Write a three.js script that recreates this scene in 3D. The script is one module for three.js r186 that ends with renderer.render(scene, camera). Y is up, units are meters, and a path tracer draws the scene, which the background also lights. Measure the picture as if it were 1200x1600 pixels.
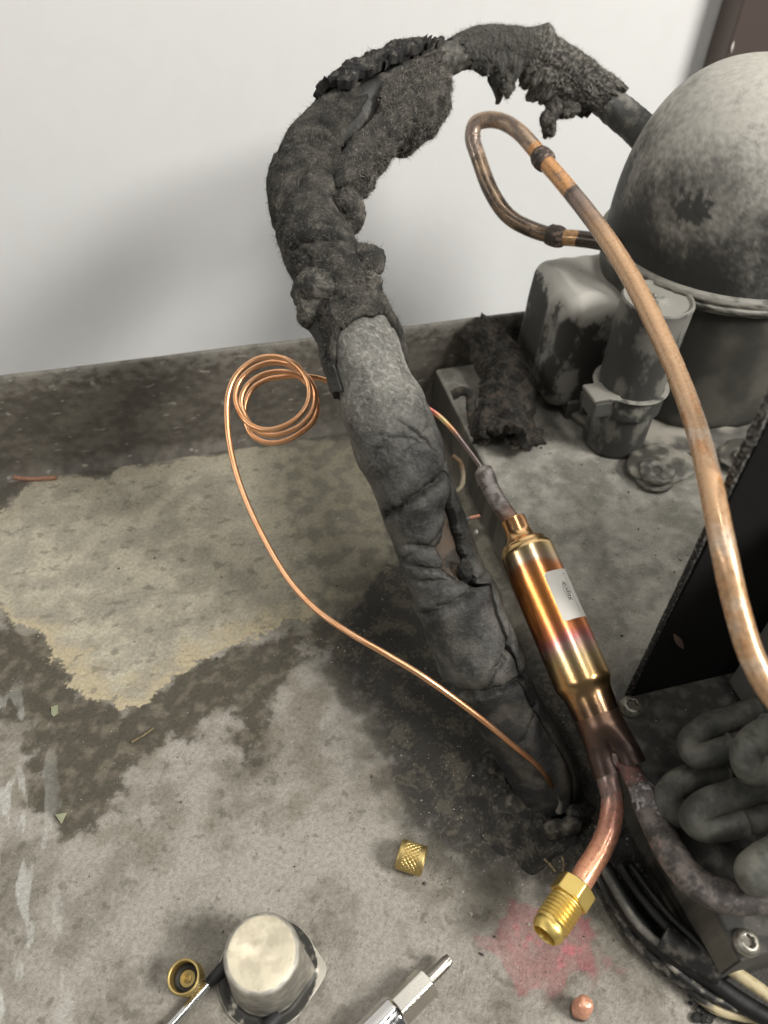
import * as THREE from 'three';
import { mergeGeometries, mergeVertices } from 'three/addons/utils/BufferGeometryUtils.js';
import { RoundedBoxGeometry } from 'three/addons/geometries/RoundedBoxGeometry.js';
import { RectAreaLightUniformsLib } from 'three/addons/lights/RectAreaLightUniformsLib.js';

// ---------------------------------------------------------------- camera, light, exposure
const scene = new THREE.Scene();
const MM = 0.001;
const V = (a) => new THREE.Vector3(a[0], a[1], a[2]);
const EYE = V([0,349.7,0]);                                   // millimetres
const camera = new THREE.PerspectiveCamera(68, 0.75, 0.01, 30);
camera.position.copy(EYE).multiplyScalar(MM);
camera.up.copy(V([0.16461,0.69424,-0.70067]));
camera.lookAt(camera.position.clone().add(V([0.19147,-0.71934,-0.66775])));
camera.focus = 0.35;
camera.userData.fStop = 9;
const renderer = new THREE.WebGLRenderer({ antialias: true });
renderer.toneMapping = THREE.LinearToneMapping;
renderer.toneMappingExposure = 1;
renderer.shadowMap.enabled = true;
scene.background = new THREE.Color().setRGB(0.13, 0.13, 0.127);   // the pale room around, out of focus and out of frame
RectAreaLightUniformsLib.init();

// ---------------------------------------------------------------- helpers
const clamp = (x, a = 0, b = 1) => Math.min(b, Math.max(a, x));
const sstep = (a, b, x) => { const t = clamp((x - a) / (b - a)); return t * t * (3 - 2 * t); };
const lerp = (a, b, t) => a + (b - a) * t;
const mix = (a, b, t) => [lerp(a[0], b[0], t), lerp(a[1], b[1], t), lerp(a[2], b[2], t)];
const gauss = (x, w) => Math.exp(-(x * x) / (w * w));
function rng(seed) { let a = seed >>> 0; return () => { a = (a + 0x6d2b79f5) | 0; let t = Math.imul(a ^ (a >>> 15), 1 | a); t = (t + Math.imul(t ^ (t >>> 7), 61 | t)) ^ t; return ((t ^ (t >>> 14)) >>> 0) / 4294967296; }; }
const PERM = new Uint8Array(512), LAT = new Float32Array(256);
{ const r = rng(7); for (let i = 0; i < 256; i++) { PERM[i] = i; LAT[i] = r() * 2 - 1; } for (let i = 255; i > 0; i--) { const j = (r() * (i + 1)) | 0; const t = PERM[i]; PERM[i] = PERM[j]; PERM[j] = t; } for (let i = 0; i < 256; i++) PERM[256 + i] = PERM[i]; }
const G2X = new Float32Array(256), G2Y = new Float32Array(256), G3 = new Float32Array(768);
for (let i = 0; i < 256; i++) { const a = (LAT[i] + 1) * Math.PI * 7.3; G2X[i] = Math.cos(a) * 1.6; G2Y[i] = Math.sin(a) * 1.6; const z = LAT[(i * 7 + 3) & 255], q = Math.sqrt(1 - z * z); G3[3 * i] = q * Math.cos(a) * 1.7; G3[3 * i + 1] = q * Math.sin(a) * 1.7; G3[3 * i + 2] = z * 1.7; }
const fade = (t) => t * t * t * (t * (t * 6 - 15) + 10);
function n3(x, y, z) {
  const xi = Math.floor(x), yi = Math.floor(y), zi = Math.floor(z), u = x - xi, v = y - yi, w = z - zi, fu = fade(u), fv = fade(v), fw = fade(w);
  const X = xi & 255, Y = yi & 255, Z = zi & 255, a = PERM[X] + Y, b = PERM[(X + 1) & 255] + Y;
  const aa = PERM[a & 255] + Z, ab = PERM[(a + 1) & 255] + Z, ba = PERM[b & 255] + Z, bb = PERM[(b + 1) & 255] + Z;
  const g = (k, p, q, r) => { const h = 3 * PERM[k & 255]; return G3[h] * p + G3[h + 1] * q + G3[h + 2] * r; };
  return lerp(lerp(lerp(g(aa, u, v, w), g(ba, u - 1, v, w), fu), lerp(g(ab, u, v - 1, w), g(bb, u - 1, v - 1, w), fu), fv), lerp(lerp(g(aa + 1, u, v, w - 1), g(ba + 1, u - 1, v, w - 1), fu), lerp(g(ab + 1, u, v - 1, w - 1), g(bb + 1, u - 1, v - 1, w - 1), fu), fv), fw);
}
function n2(x, y) {
  const xi = Math.floor(x), yi = Math.floor(y), u = x - xi, v = y - yi, fu = fade(u), fv = fade(v);
  const X = xi & 255, Y = yi & 255, a = PERM[X] + Y, b = PERM[(X + 1) & 255] + Y;
  const g = (k, p, q) => { const h = PERM[k & 255]; return G2X[h] * p + G2Y[h] * q; };
  return lerp(lerp(g(a, u, v), g(b, u - 1, v), fu), lerp(g(a + 1, u, v - 1), g(b + 1, u - 1, v - 1), fu), fv);
}
const fbm3 = (x, y, z, o = 4) => { let s = 0, a = 0.5; for (let i = 0; i < o; i++) { s += a * n3(x, y, z); x = x * 2.03 + 11.3; y = y * 2.03 + 5.7; z = z * 2.03 + 3.1; a *= 0.5; } return s; };
const fbm2 = (x, y, o = 4) => { let s = 0, a = 0.5; for (let i = 0; i < o; i++) { s += a * n2(x, y); x = x * 2.03 + 11.3; y = y * 2.03 + 5.7; a *= 0.5; } return s; };
const ridge = (x, y, z, o = 3) => { let s = 0, a = 0.5; for (let i = 0; i < o; i++) { s += a * (1 - Math.abs(n3(x, y, z)) * 2); x = x * 2.1 + 7.7; y = y * 2.1 + 1.7; z = z * 2.1 + 9.1; a *= 0.5; } return s; };

const bases = new WeakMap(), taken = new Map();
function numbered(name) { const k = taken.get(name) ?? 0; taken.set(name, k + 1); return k ? name + '_' + String(k).padStart(3, '0') : name; }
function shade(o) { o.castShadow = o.receiveShadow = true; return o; }
function thing(name, label, category, base = [0, 0, 0], group) {
  const o = new THREE.Group(); o.name = numbered(name); o.position.set(base[0] * MM, base[1] * MM, base[2] * MM);
  o.userData = { label, category }; if (group) o.userData.group = group;
  scene.add(o); bases.set(o, base); return o;
}
function place(geo, base) { geo.translate(-base[0], -base[1], -base[2]); geo.scale(MM, MM, MM); return geo; }
function add(parent, name, geo, mat, extra) {          // geo in world millimetres
  const base = bases.get(parent), m = shade(new THREE.Mesh(place(geo, base), mat)); m.name = name; bases.set(m, base);
  if (extra) Object.assign(m.userData, extra);
  parent.add(m); return m;
}
function struct(name, geo, mat) { const m = shade(new THREE.Mesh(place(geo, [0, 0, 0]), mat)); m.name = name; m.userData.kind = 'structure'; bases.set(m, [0, 0, 0]); scene.add(m); return m; }
function single(name, label, category, geo, mat, base, group) {
  const m = shade(new THREE.Mesh(place(geo, base), mat)); m.name = numbered(name); m.position.set(base[0] * MM, base[1] * MM, base[2] * MM);
  m.userData = { label, category }; if (group) m.userData.group = group; scene.add(m); bases.set(m, base); return m;
}
// a space curve with frames: e1 is the side towards a fixed point, e2 the side to its right
class Path {
  constructor(pts, ref = EYE, tension = 'centripetal', N = 700) {
    const c = new THREE.CatmullRomCurve3(pts.map((p) => V(p)), false, tension); c.arcLengthDivisions = 900;
    this.L = c.getLength(); this.N = N; this.P = []; this.T = []; this.A = []; this.B = [];
    for (let i = 0; i <= N; i++) {
      const p = c.getPointAt(i / N), t = c.getTangentAt(i / N);
      let a = ref.clone().sub(p); a.addScaledVector(t, -a.dot(t)).normalize();
      this.P.push(p); this.T.push(t); this.A.push(a); this.B.push(new THREE.Vector3().crossVectors(t, a));
    }
  }
  at(s, th, r, out = new THREE.Vector3()) {
    const f = clamp(s / this.L) * this.N, i = Math.min(this.N - 1, Math.floor(f)), k = f - i, over = s < 0 ? s : s > this.L ? s - this.L : 0;
    const ca = Math.cos(th) * r, sb = Math.sin(th) * r, P = this.P, A = this.A, B = this.B, T = this.T;
    for (const d of ['x', 'y', 'z']) out[d] = lerp(P[i][d], P[i + 1][d], k) + ca * lerp(A[i][d], A[i + 1][d], k) + sb * lerp(B[i][d], B[i + 1][d], k) + over * lerp(T[i][d], T[i + 1][d], k);
    return out;
  }
  near(p) { let b = 0, d = 1e9; const q = V(p); this.P.forEach((v, i) => { const e = v.distanceToSquared(q); if (e < d) { d = e; b = i; } }); return (b / this.N) * this.L; }
}
function build(pos, uv, col, idx) {
  const g = new THREE.BufferGeometry();
  g.setAttribute('position', new THREE.Float32BufferAttribute(pos, 3)); g.setAttribute('uv', new THREE.Float32BufferAttribute(uv, 2));
  if (col) g.setAttribute('color', new THREE.Float32BufferAttribute(col, 3));
  g.setIndex(idx); g.computeVertexNormals(); return g;
}
// a round bar along a path: r(s, th) millimetres, color(s, th, point) linear
function sweep(path, { s0 = 0, s1 = path.L, ns = 200, nt = 24, r, color, caps = true }) {
  const pos = [], uv = [], col = color ? [] : null, idx = [], p = new THREE.Vector3(), rr = typeof r === 'number' ? () => r : r;
  for (let i = 0; i <= ns; i++) for (let j = 0; j <= nt; j++) {
    const s = lerp(s0, s1, i / ns), th = -Math.PI + (j / nt) * 2 * Math.PI, q = rr(s, j === nt ? -Math.PI : th);
    path.at(s, th, q, p); pos.push(p.x, p.y, p.z); uv.push(s, th * Math.max(q, 1)); if (col) col.push(...color(s, j === nt ? -Math.PI : th, p));
    if (i < ns && j < nt) { const a = i * (nt + 1) + j, b = a + nt + 1; idx.push(a, a + 1, b, a + 1, b + 1, b); }
  }
  if (caps) for (const [i, flip] of [[0, 1], [ns, 0]]) {
    const s = i ? s1 : s0, c = pos.length / 3; path.at(s, 0, 0, p); pos.push(p.x, p.y, p.z); uv.push(s, 0); if (col) col.push(...color(s, 0, p));
    const first = pos.length / 3;
    for (let j = 0; j <= nt; j++) { const k = (i * (nt + 1) + j) * 3; pos.push(pos[k], pos[k + 1], pos[k + 2]); uv.push(s, j); if (col) col.push(col[k], col[k + 1], col[k + 2]); }
    for (let j = 0; j < nt; j++) flip ? idx.push(c, first + j + 1, first + j) : idx.push(c, first + j, first + j + 1);
  }
  return build(pos, uv, col, idx);
}
// a sleeve of real thickness along a path, with ragged ends and, where open, two long edges
function sleeve(path, { ends, span, ro, ri, ns, nt, color }) {
  const pos = [], uv = [], col = [], idx = [], p = new THREE.Vector3(), ni = Math.max(12, nt >> 2), ring = nt + 1 + ni + 1;
  for (let i = 0; i <= ns; i++) for (let k = 0; k < ring; k++) {
    const outer = k <= nt, u = outer ? k / nt : 1 - (k - nt - 1) / ni;
    const sm = lerp(ends(0)[0], ends(0)[1], i / ns), [ta, tb] = span(sm), th = lerp(ta, tb, u), [ea, eb] = ends(th), s = lerp(ea, eb, i / ns);
    const R = outer ? ro(s, th) : ri(s, th); path.at(s, th, R, p); pos.push(p.x, p.y, p.z); uv.push(s, th * 20);
    const c = color(s, th, p, outer, i / ns); col.push(c[0], c[1], c[2]);
    if (i < ns) { const a = i * ring + k, a1 = i * ring + ((k + 1) % ring), b = a + ring, b1 = a1 + ring; idx.push(a, a1, b, a1, b1, b); }
  }
  for (const i of [0, ns]) for (let j = 0; j < ni; j++) {
    const o0 = Math.round((j / ni) * nt), o1 = Math.round(((j + 1) / ni) * nt), a = i * ring + nt + 1 + (ni - j), b = i * ring + nt + 1 + (ni - j - 1);
    for (let q = o0; q < o1; q++) i ? idx.push(i * ring + q, i * ring + q + 1, a) : idx.push(i * ring + q + 1, i * ring + q, a);
    i ? idx.push(i * ring + o1, b, a) : idx.push(b, i * ring + o1, a);
  }
  return build(pos, uv, col, idx);
}
// a lathe about an axis in space; profile [[along, radius], ...] in millimetres from the origin
function turn(profile, origin, axis, { nt = 48, dr, color, near = EYE } = {}) {
  const t = V(axis).normalize(), o = V(origin), a = near.clone().sub(o); a.addScaledVector(t, -a.dot(t)).normalize();
  const b = new THREE.Vector3().crossVectors(t, a), pos = [], uv = [], col = color ? [] : null, idx = [], p = new THREE.Vector3(), m = profile.length - 1;
  let run = 0;
  for (let i = 0; i <= m; i++) {
    if (i) run += Math.hypot(profile[i][0] - profile[i - 1][0], profile[i][1] - profile[i - 1][1]);
    for (let j = 0; j <= nt; j++) {
      const th = -Math.PI + (j / nt) * 2 * Math.PI, R = Math.max(0.0001, profile[i][1] + (dr ? dr(profile[i][0], j === nt ? -Math.PI : th, profile[i][1], i) : 0));
      p.copy(o).addScaledVector(t, profile[i][0]).addScaledVector(a, Math.cos(th) * R).addScaledVector(b, Math.sin(th) * R);
      pos.push(p.x, p.y, p.z); uv.push(run, th * Math.max(profile[i][1], 1)); if (col) col.push(...color(profile[i][0], j === nt ? -Math.PI : th, p, i));
      if (i < m && j < nt) { const q = i * (nt + 1) + j, w = q + nt + 1; idx.push(q, q + 1, w, q + 1, w + 1, w); }
    }
  }
  return build(pos, uv, col, idx);
}
// profile helper: rounds every corner of a polyline so that edges catch light
function rounded(pts, rad = 0.4, n = 4) {
  const out = [pts[0]];
  for (let i = 1; i < pts.length - 1; i++) {
    const [a, b, c] = [pts[i - 1], pts[i], pts[i + 1]], la = Math.hypot(a[0] - b[0], a[1] - b[1]), lc = Math.hypot(c[0] - b[0], c[1] - b[1]), q = Math.min(b[2] ?? rad, la * 0.49, lc * 0.49);
    const s = [b[0] + ((a[0] - b[0]) / la) * q, b[1] + ((a[1] - b[1]) / la) * q], e = [b[0] + ((c[0] - b[0]) / lc) * q, b[1] + ((c[1] - b[1]) / lc) * q];
    for (let k = 0; k <= n; k++) { const t = k / n, w = 1 - t; out.push([w * w * s[0] + 2 * w * t * b[0] + t * t * e[0], w * w * s[1] + 2 * w * t * b[1] + t * t * e[1]]); }
  }
  out.push(pts[pts.length - 1]); return out;
}
function dense(pts, step) { const out = []; for (let i = 0; i < pts.length - 1; i++) { const n = Math.max(1, Math.ceil(Math.hypot(pts[i + 1][0] - pts[i][0], pts[i + 1][1] - pts[i][1]) / step)); for (let k = 0; k < n; k++) out.push([lerp(pts[i][0], pts[i + 1][0], k / n), lerp(pts[i][1], pts[i + 1][1], k / n)]); } out.push(pts[pts.length - 1]); return out; }
// an uneven lump: a sphere pushed about by noise
function lump(c, [rx, ry, rz], seed, amp = 0.25, freq = 0.12, detail = 40, color) {
  const g = new THREE.SphereGeometry(1, detail, Math.round(detail * 0.7)), P = g.attributes.position, col = [];
  for (let i = 0; i < P.count; i++) {
    const x = P.getX(i), y = P.getY(i), z = P.getZ(i), X = x * rx, Y = y * ry, Z = z * rz;
    const k = 1 + amp * 1.3 * fbm3(X * freq + seed * 7.1, Y * freq + seed * 3.3, Z * freq - seed, 3) + amp * 0.22 * fbm3(X * freq * 5 + seed, Y * freq * 5, Z * freq * 5, 3);
    P.setXYZ(i, c[0] + X * k, c[1] + Y * k, c[2] + Z * k);
    if (color) col.push(...color(P.getX(i), P.getY(i), P.getZ(i), k));
  }
  if (color) g.setAttribute('color', new THREE.Float32BufferAttribute(col, 3));
  g.computeVertexNormals(); return g;
}
function box(w, h, d, rad, c, rot = [0, 0, 0]) { const g = new RoundedBoxGeometry(w, h, d, 4, rad); g.rotateX(rot[0]); g.rotateY(rot[1]); g.rotateZ(rot[2]); g.translate(...c); return g; }
// a box of many small faces with round edges
function denseBox(w, h, d, r, n) {
  const g = new THREE.BoxGeometry(w, h, d, n, n, n), P = g.attributes.position, e = [w / 2 - r, h / 2 - r, d / 2 - r], v = new THREE.Vector3(), c = new THREE.Vector3();
  for (let i = 0; i < P.count; i++) { v.fromBufferAttribute(P, i); c.set(clamp(v.x, -e[0], e[0]), clamp(v.y, -e[1], e[1]), clamp(v.z, -e[2], e[2])); v.sub(c); if (v.lengthSq() > 0) { v.setLength(r); } v.add(c); P.setXYZ(i, v.x, v.y, v.z); }
  g.deleteAttribute('normal'); const m = mergeVertices(g, 1e-3); m.computeVertexNormals(); return m;
}
const paint = (g, f) => { const P = g.attributes.position, c = []; for (let i = 0; i < P.count; i++) c.push(...f(P.getX(i), P.getY(i), P.getZ(i))); g.setAttribute('color', new THREE.Float32BufferAttribute(c, 3)); return g; };

// ---------------------------------------------------------------- textures and materials
function dataTex(w, h, f, srgb = false, wrap = THREE.RepeatWrapping) {
  const d = new Uint8Array(w * h * 4), out = [0, 0, 0];
  for (let j = 0; j < h; j++) for (let i = 0; i < w; i++) {
    f(i / w, j / h, out, i, j); const k = (j * w + i) * 4;
    for (let c = 0; c < 3; c++) { let v = clamp(out[c]); if (srgb) v = v <= 0.0031308 ? v * 12.92 : 1.055 * Math.pow(v, 1 / 2.4) - 0.055; d[k + c] = Math.round(v * 255); }
    d[k + 3] = 255;
  }
  const t = new THREE.DataTexture(d, w, h); t.wrapS = t.wrapT = wrap; t.magFilter = THREE.LinearFilter; t.minFilter = THREE.LinearMipmapLinearFilter; t.generateMipmaps = true;
  if (srgb) t.colorSpace = THREE.SRGBColorSpace; t.needsUpdate = true; return t;
}
const tileN = (u, v, f, seed) => { // noise that repeats after one tile of f cells
  const x = u * f, y = v * f, a = u, b = v; const s = (i, j) => n2(x - i * f + seed * 17.3 + 40, y - j * f + seed * 5.1 + 40);
  return lerp(lerp(s(0, 0), s(1, 0), a), lerp(s(0, 1), s(1, 1), a), b);
};
const grainTex = dataTex(512, 512, (u, v, o) => { const a = 0.5 + 0.35 * tileN(u, v, 40, 1) + 0.25 * tileN(u, v, 90, 2) + 0.2 * tileN(u, v, 180, 3); o[0] = o[1] = o[2] = a; });
const wrinkleTex = dataTex(512, 512, (u, v, o) => { const w = tileN(u, v, 6, 9) * 0.04, r = 1 - Math.abs(tileN(u + w, v + w, 14, 4)) * 2, r2 = 1 - Math.abs(tileN(u - w, v + w, 34, 5)) * 2; o[0] = o[1] = o[2] = 0.35 + 0.3 * r * r * r + 0.2 * r2 * r2 + 0.15 * tileN(u, v, 120, 6); });
const scratchTex = dataTex(512, 512, (u, v, o) => { o[0] = o[1] = o[2] = clamp(0.5 + 0.3 * tileN(u, v, 12, 7) + 0.25 * tileN(u, v, 60, 8) + 0.2 * tileN(u, v, 150, 2)); });
const rep = (t, mm) => { const c = t.clone(); c.repeat.set(1 / mm, 1 / mm); c.needsUpdate = true; return c; };
const std = (o) => new THREE.MeshStandardMaterial(o);
const rgb = (r, g, b) => new THREE.Color().setRGB(r, g, b);
const VC = { vertexColors: true };
const M = {
  foam: std({ ...VC, roughness: 0.6, bumpMap: rep(wrinkleTex, 26), bumpScale: 0.00035 }),
  fuzz: std({ ...VC, roughness: 1, bumpMap: rep(grainTex, 14), bumpScale: 0.0006 }),
  lint: std({ color: rgb(0.30, 0.27, 0.22), roughness: 1 }),
  copper: std({ ...VC, roughness: 0.6, metalness: 0.42, roughnessMap: rep(scratchTex, 30), bumpMap: rep(grainTex, 30), bumpScale: 0.00002 }),
  dull: std({ ...VC, roughness: 0.62, metalness: 0.45, bumpMap: rep(grainTex, 14), bumpScale: 0.0002 }),
  tube: std({ ...VC, roughness: 0.36, metalness: 1, bumpMap: rep(scratchTex, 60), bumpScale: 0.00003 }),
  drier: std({ ...VC, roughness: 0.25, metalness: 1, bumpMap: rep(scratchTex, 50), bumpScale: 0.00003 }),
  brass: std({ color: rgb(0.8, 0.6, 0.2), roughness: 0.4, metalness: 1 }),
  brassMatt: std({ color: rgb(0.52, 0.395, 0.165), roughness: 0.46, metalness: 1 }),
  chrome: std({ color: rgb(0.72, 0.71, 0.7), roughness: 0.2, metalness: 1, roughnessMap: rep(scratchTex, 20) }),
  steel: std({ ...VC, roughness: 0.36, metalness: 0.9, bumpMap: rep(grainTex, 14), bumpScale: 0.00005 }),
  rubber: std({ color: rgb(0.02, 0.02, 0.02), roughness: 0.6 }),
  paintDust: std({ ...VC, roughness: 0.62, bumpMap: rep(grainTex, 18), bumpScale: 0.00012 }),
  dirt: std({ ...VC, roughness: 0.9, bumpMap: rep(grainTex, 10), bumpScale: 0.0005 }),
  black: std({ color: rgb(0.012, 0.012, 0.012), roughness: 0.9, bumpMap: rep(grainTex, 10), bumpScale: 0.0003 }),
  wire: std({ ...VC, roughness: 0.6 }),
};

// ---------------------------------------------------------------- lamps (outside the frame)
function ceilingLight(pos, target, w, h, power, label) {
  const o = thing('ceiling_light', label, 'ceiling light', pos);
  const d = V(target).sub(V(pos)).normalize(), q = new THREE.Quaternion().setFromUnitVectors(new THREE.Vector3(0, 0, -1), d);
  const put = (g) => { g.applyQuaternion(q); g.translate(...pos); return g; };
  add(o, 'housing', put(box(w + 40, h + 40, 60, 8, [0, 0, 40])), std({ color: rgb(0.8, 0.8, 0.8), roughness: 0.5 }));
  add(o, 'diffuser', put(box(w, h, 6, 2, [0, 0, 6])), std({ color: rgb(0.8, 0.8, 0.8), emissive: rgb(1, 0.97, 0.9), emissiveIntensity: power * 0.5 }));
  const l = new THREE.RectAreaLight(rgb(1, 0.98, 0.945), power, w * MM, h * MM); l.position.copy(d.clone().multiplyScalar(0.008)); l.quaternion.copy(q); l.castShadow = true; o.add(l);
}
ceilingLight([1150, 1330, 640], [80, 60, -260], 540, 540, 33, 'square white ceiling panel light above and to the right of the pan');
ceilingLight([250, 1950, 120], [250, 0, 120], 70, 1500, 20, 'slim white ceiling tube light straight above the pan');
ceilingLight([-1700, 1000, 60], [130, 70, -180], 1500, 70, 20, 'slim white tube light high up on the far left side of the pan');

// ---------------------------------------------------------------- wall and pan
const sheet = (nx, ny, f) => { const pos = [], uv = [], idx = []; for (let j = 0; j <= ny; j++) for (let i = 0; i <= nx; i++) { const p = f(i / nx, j / ny); pos.push(p[0], p[1], p[2]); uv.push(p[3], p[4]); if (i < nx && j < ny) { const a = j * (nx + 1) + i, b = a + nx + 1; idx.push(a, a + 1, b, a + 1, b + 1, b); } } return build(pos, uv, null, idx); };
const WALLZ = -600;
const wallTex = dataTex(1024, 1024, (u, v, o) => {
  const b = 0.80 + 0.012 * tileN(u, v, 8, 3) + 0.008 * tileN(u, v, 60, 6), sp = tileN(u, v, 150, 8) > 0.93 ? 0.06 : 0;
  o[0] = b - sp; o[1] = b * 0.995 - sp; o[2] = b * 0.975 - sp;
}, true);
const wg = new THREE.BoxGeometry(4200, 2600, 40); wg.translate(300, 300, WALLZ - 20);
struct('wall', wg, std({ map: (() => { const t = wallTex.clone(); t.repeat.set(4, 2.5); t.needsUpdate = true; return t; })(), roughness: 0.55 }));

// polygons of stains on the pan floor (x, z in millimetres)
function poly(f) { const n = f.length / 2, x = [], z = []; let a = 1e9, b = -1e9, c = 1e9, d = -1e9; for (let i = 0; i < n; i++) { x.push(f[2 * i]); z.push(f[2 * i + 1]); a = Math.min(a, x[i]); b = Math.max(b, x[i]); c = Math.min(c, z[i]); d = Math.max(d, z[i]); }
  return (px, pz) => { // signed distance, positive inside; -99 when far away
    if (px < a - 25 || px > b + 25 || pz < c - 25 || pz > d + 25) return -99;
    let best = 1e9, inside = false;
    for (let i = 0, j = n - 1; i < n; j = i++) { const ex = x[j] - x[i], ez = z[j] - z[i], wx = px - x[i], wz = pz - z[i], t = clamp((wx * ex + wz * ez) / (ex * ex + ez * ez)), qx = wx - ex * t, qz = wz - ez * t; best = Math.min(best, qx * qx + qz * qz); if (z[i] > pz !== z[j] > pz && px < (ex * (pz - z[i])) / ez + x[i]) inside = !inside; }
    return (inside ? 1 : -1) * Math.sqrt(best);
  }; }
const stains = {
  patch: poly([-159.4,-330.7,-152.3,-365.4,-138.6,-379,-132,-395.2,-120.2,-409.7,-100.7,-406.5,-84.4,-395.1,-63.6,-408.2,-43,-400.2,-8.4,-405.4,22.2,-404.5,57.9,-403.3,97.2,-394.2,100.3,-366.3,83.1,-283,74.8,-272.3,60.3,-256.5,37.6,-255,15.9,-255.7,-1.5,-246.7,-17.2,-246.2,-31,-244.5,-38.5,-234.9,-52.1,-227.5,-61.4,-221,-71.5,-221.3,-87.2,-231.1,-93.7,-244.3,-106.3,-257.4,-109,-268.5,-121.4,-284.4,-130.4,-293.2,-143.4,-307.8]),
  olive: poly([20.4,-391.4,57.9,-403.3,112.1,-397.9,144.2,-349.6,154,-255.9,123.5,-216.4,86.9,-243.1,71.5,-256.2,38.5,-259.4,16.6,-260.1,11.5,-300]),
  band: poly([-156.2,-301.7,-128,-283.8,-108.9,-266.4,-93.7,-242.4,-71.6,-219.8,-50.6,-226,-34.5,-244.1,-0.1,-244.2,25.2,-246.8,43.7,-249,75.1,-255.3,82.2,-226.4,53.8,-229,22.9,-234.4,9.3,-215.3,-2,-195.4,-10.8,-171.6,-17.3,-173.2,-14.7,-204,-22.4,-213.4,-38.3,-197.1,-53.8,-195.7,-64.6,-193.2,-72.4,-177.1,-83.9,-160.1,-109,-169.4,-115.9,-192.7,-110.8,-204.7,-117.7,-222,-148.7,-235.1]),
  hosegrime: poly([58.2,-247.8,79.8,-273.6,97.3,-279.6,126.4,-224.5,145,-186.1,158.8,-131.3,151.9,-101.3,138.3,-90.1,117.1,-98.3,84.6,-109.3,68.5,-125.1,60.5,-139.4,63.7,-161.6,58.5,-191.6,46,-218.3]),
  back: poly([-185.3,-452.3,-171.4,-343.6,-152.3,-365.4,-138.6,-379,-132,-395.2,-120.2,-409.7,-100.7,-406.5,-84.4,-395.1,-63.6,-408.2,-8.4,-405.4,57.9,-403.3,111.2,-394.5,147.1,-419.7,185.7,-477.9,155.7,-484.6]),
  wireGrimeShade: poly([130.8,-100.6,132.2,-77.9,135.8,-61.5,143.1,-42.7,157.3,-23.4,189,-10.9,213.9,-44.3,159,-105.5]),
  pink: poly([72.3,-75.1,83.8,-83,98.3,-82.5,112.7,-75,116.1,-66.5,113.3,-57.4,104.4,-53.7,97.2,-53.2,90.4,-49.3,83.8,-54.4,75.9,-55.2,72.8,-65.3]),
  pink2: poly([110.3,-73,122.1,-63.7,118.6,-53.7,110.2,-51.1,106.9,-59]),
};
const FX0 = -210, FX1 = 200, FZ0 = -414, FZ1 = 10;
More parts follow.
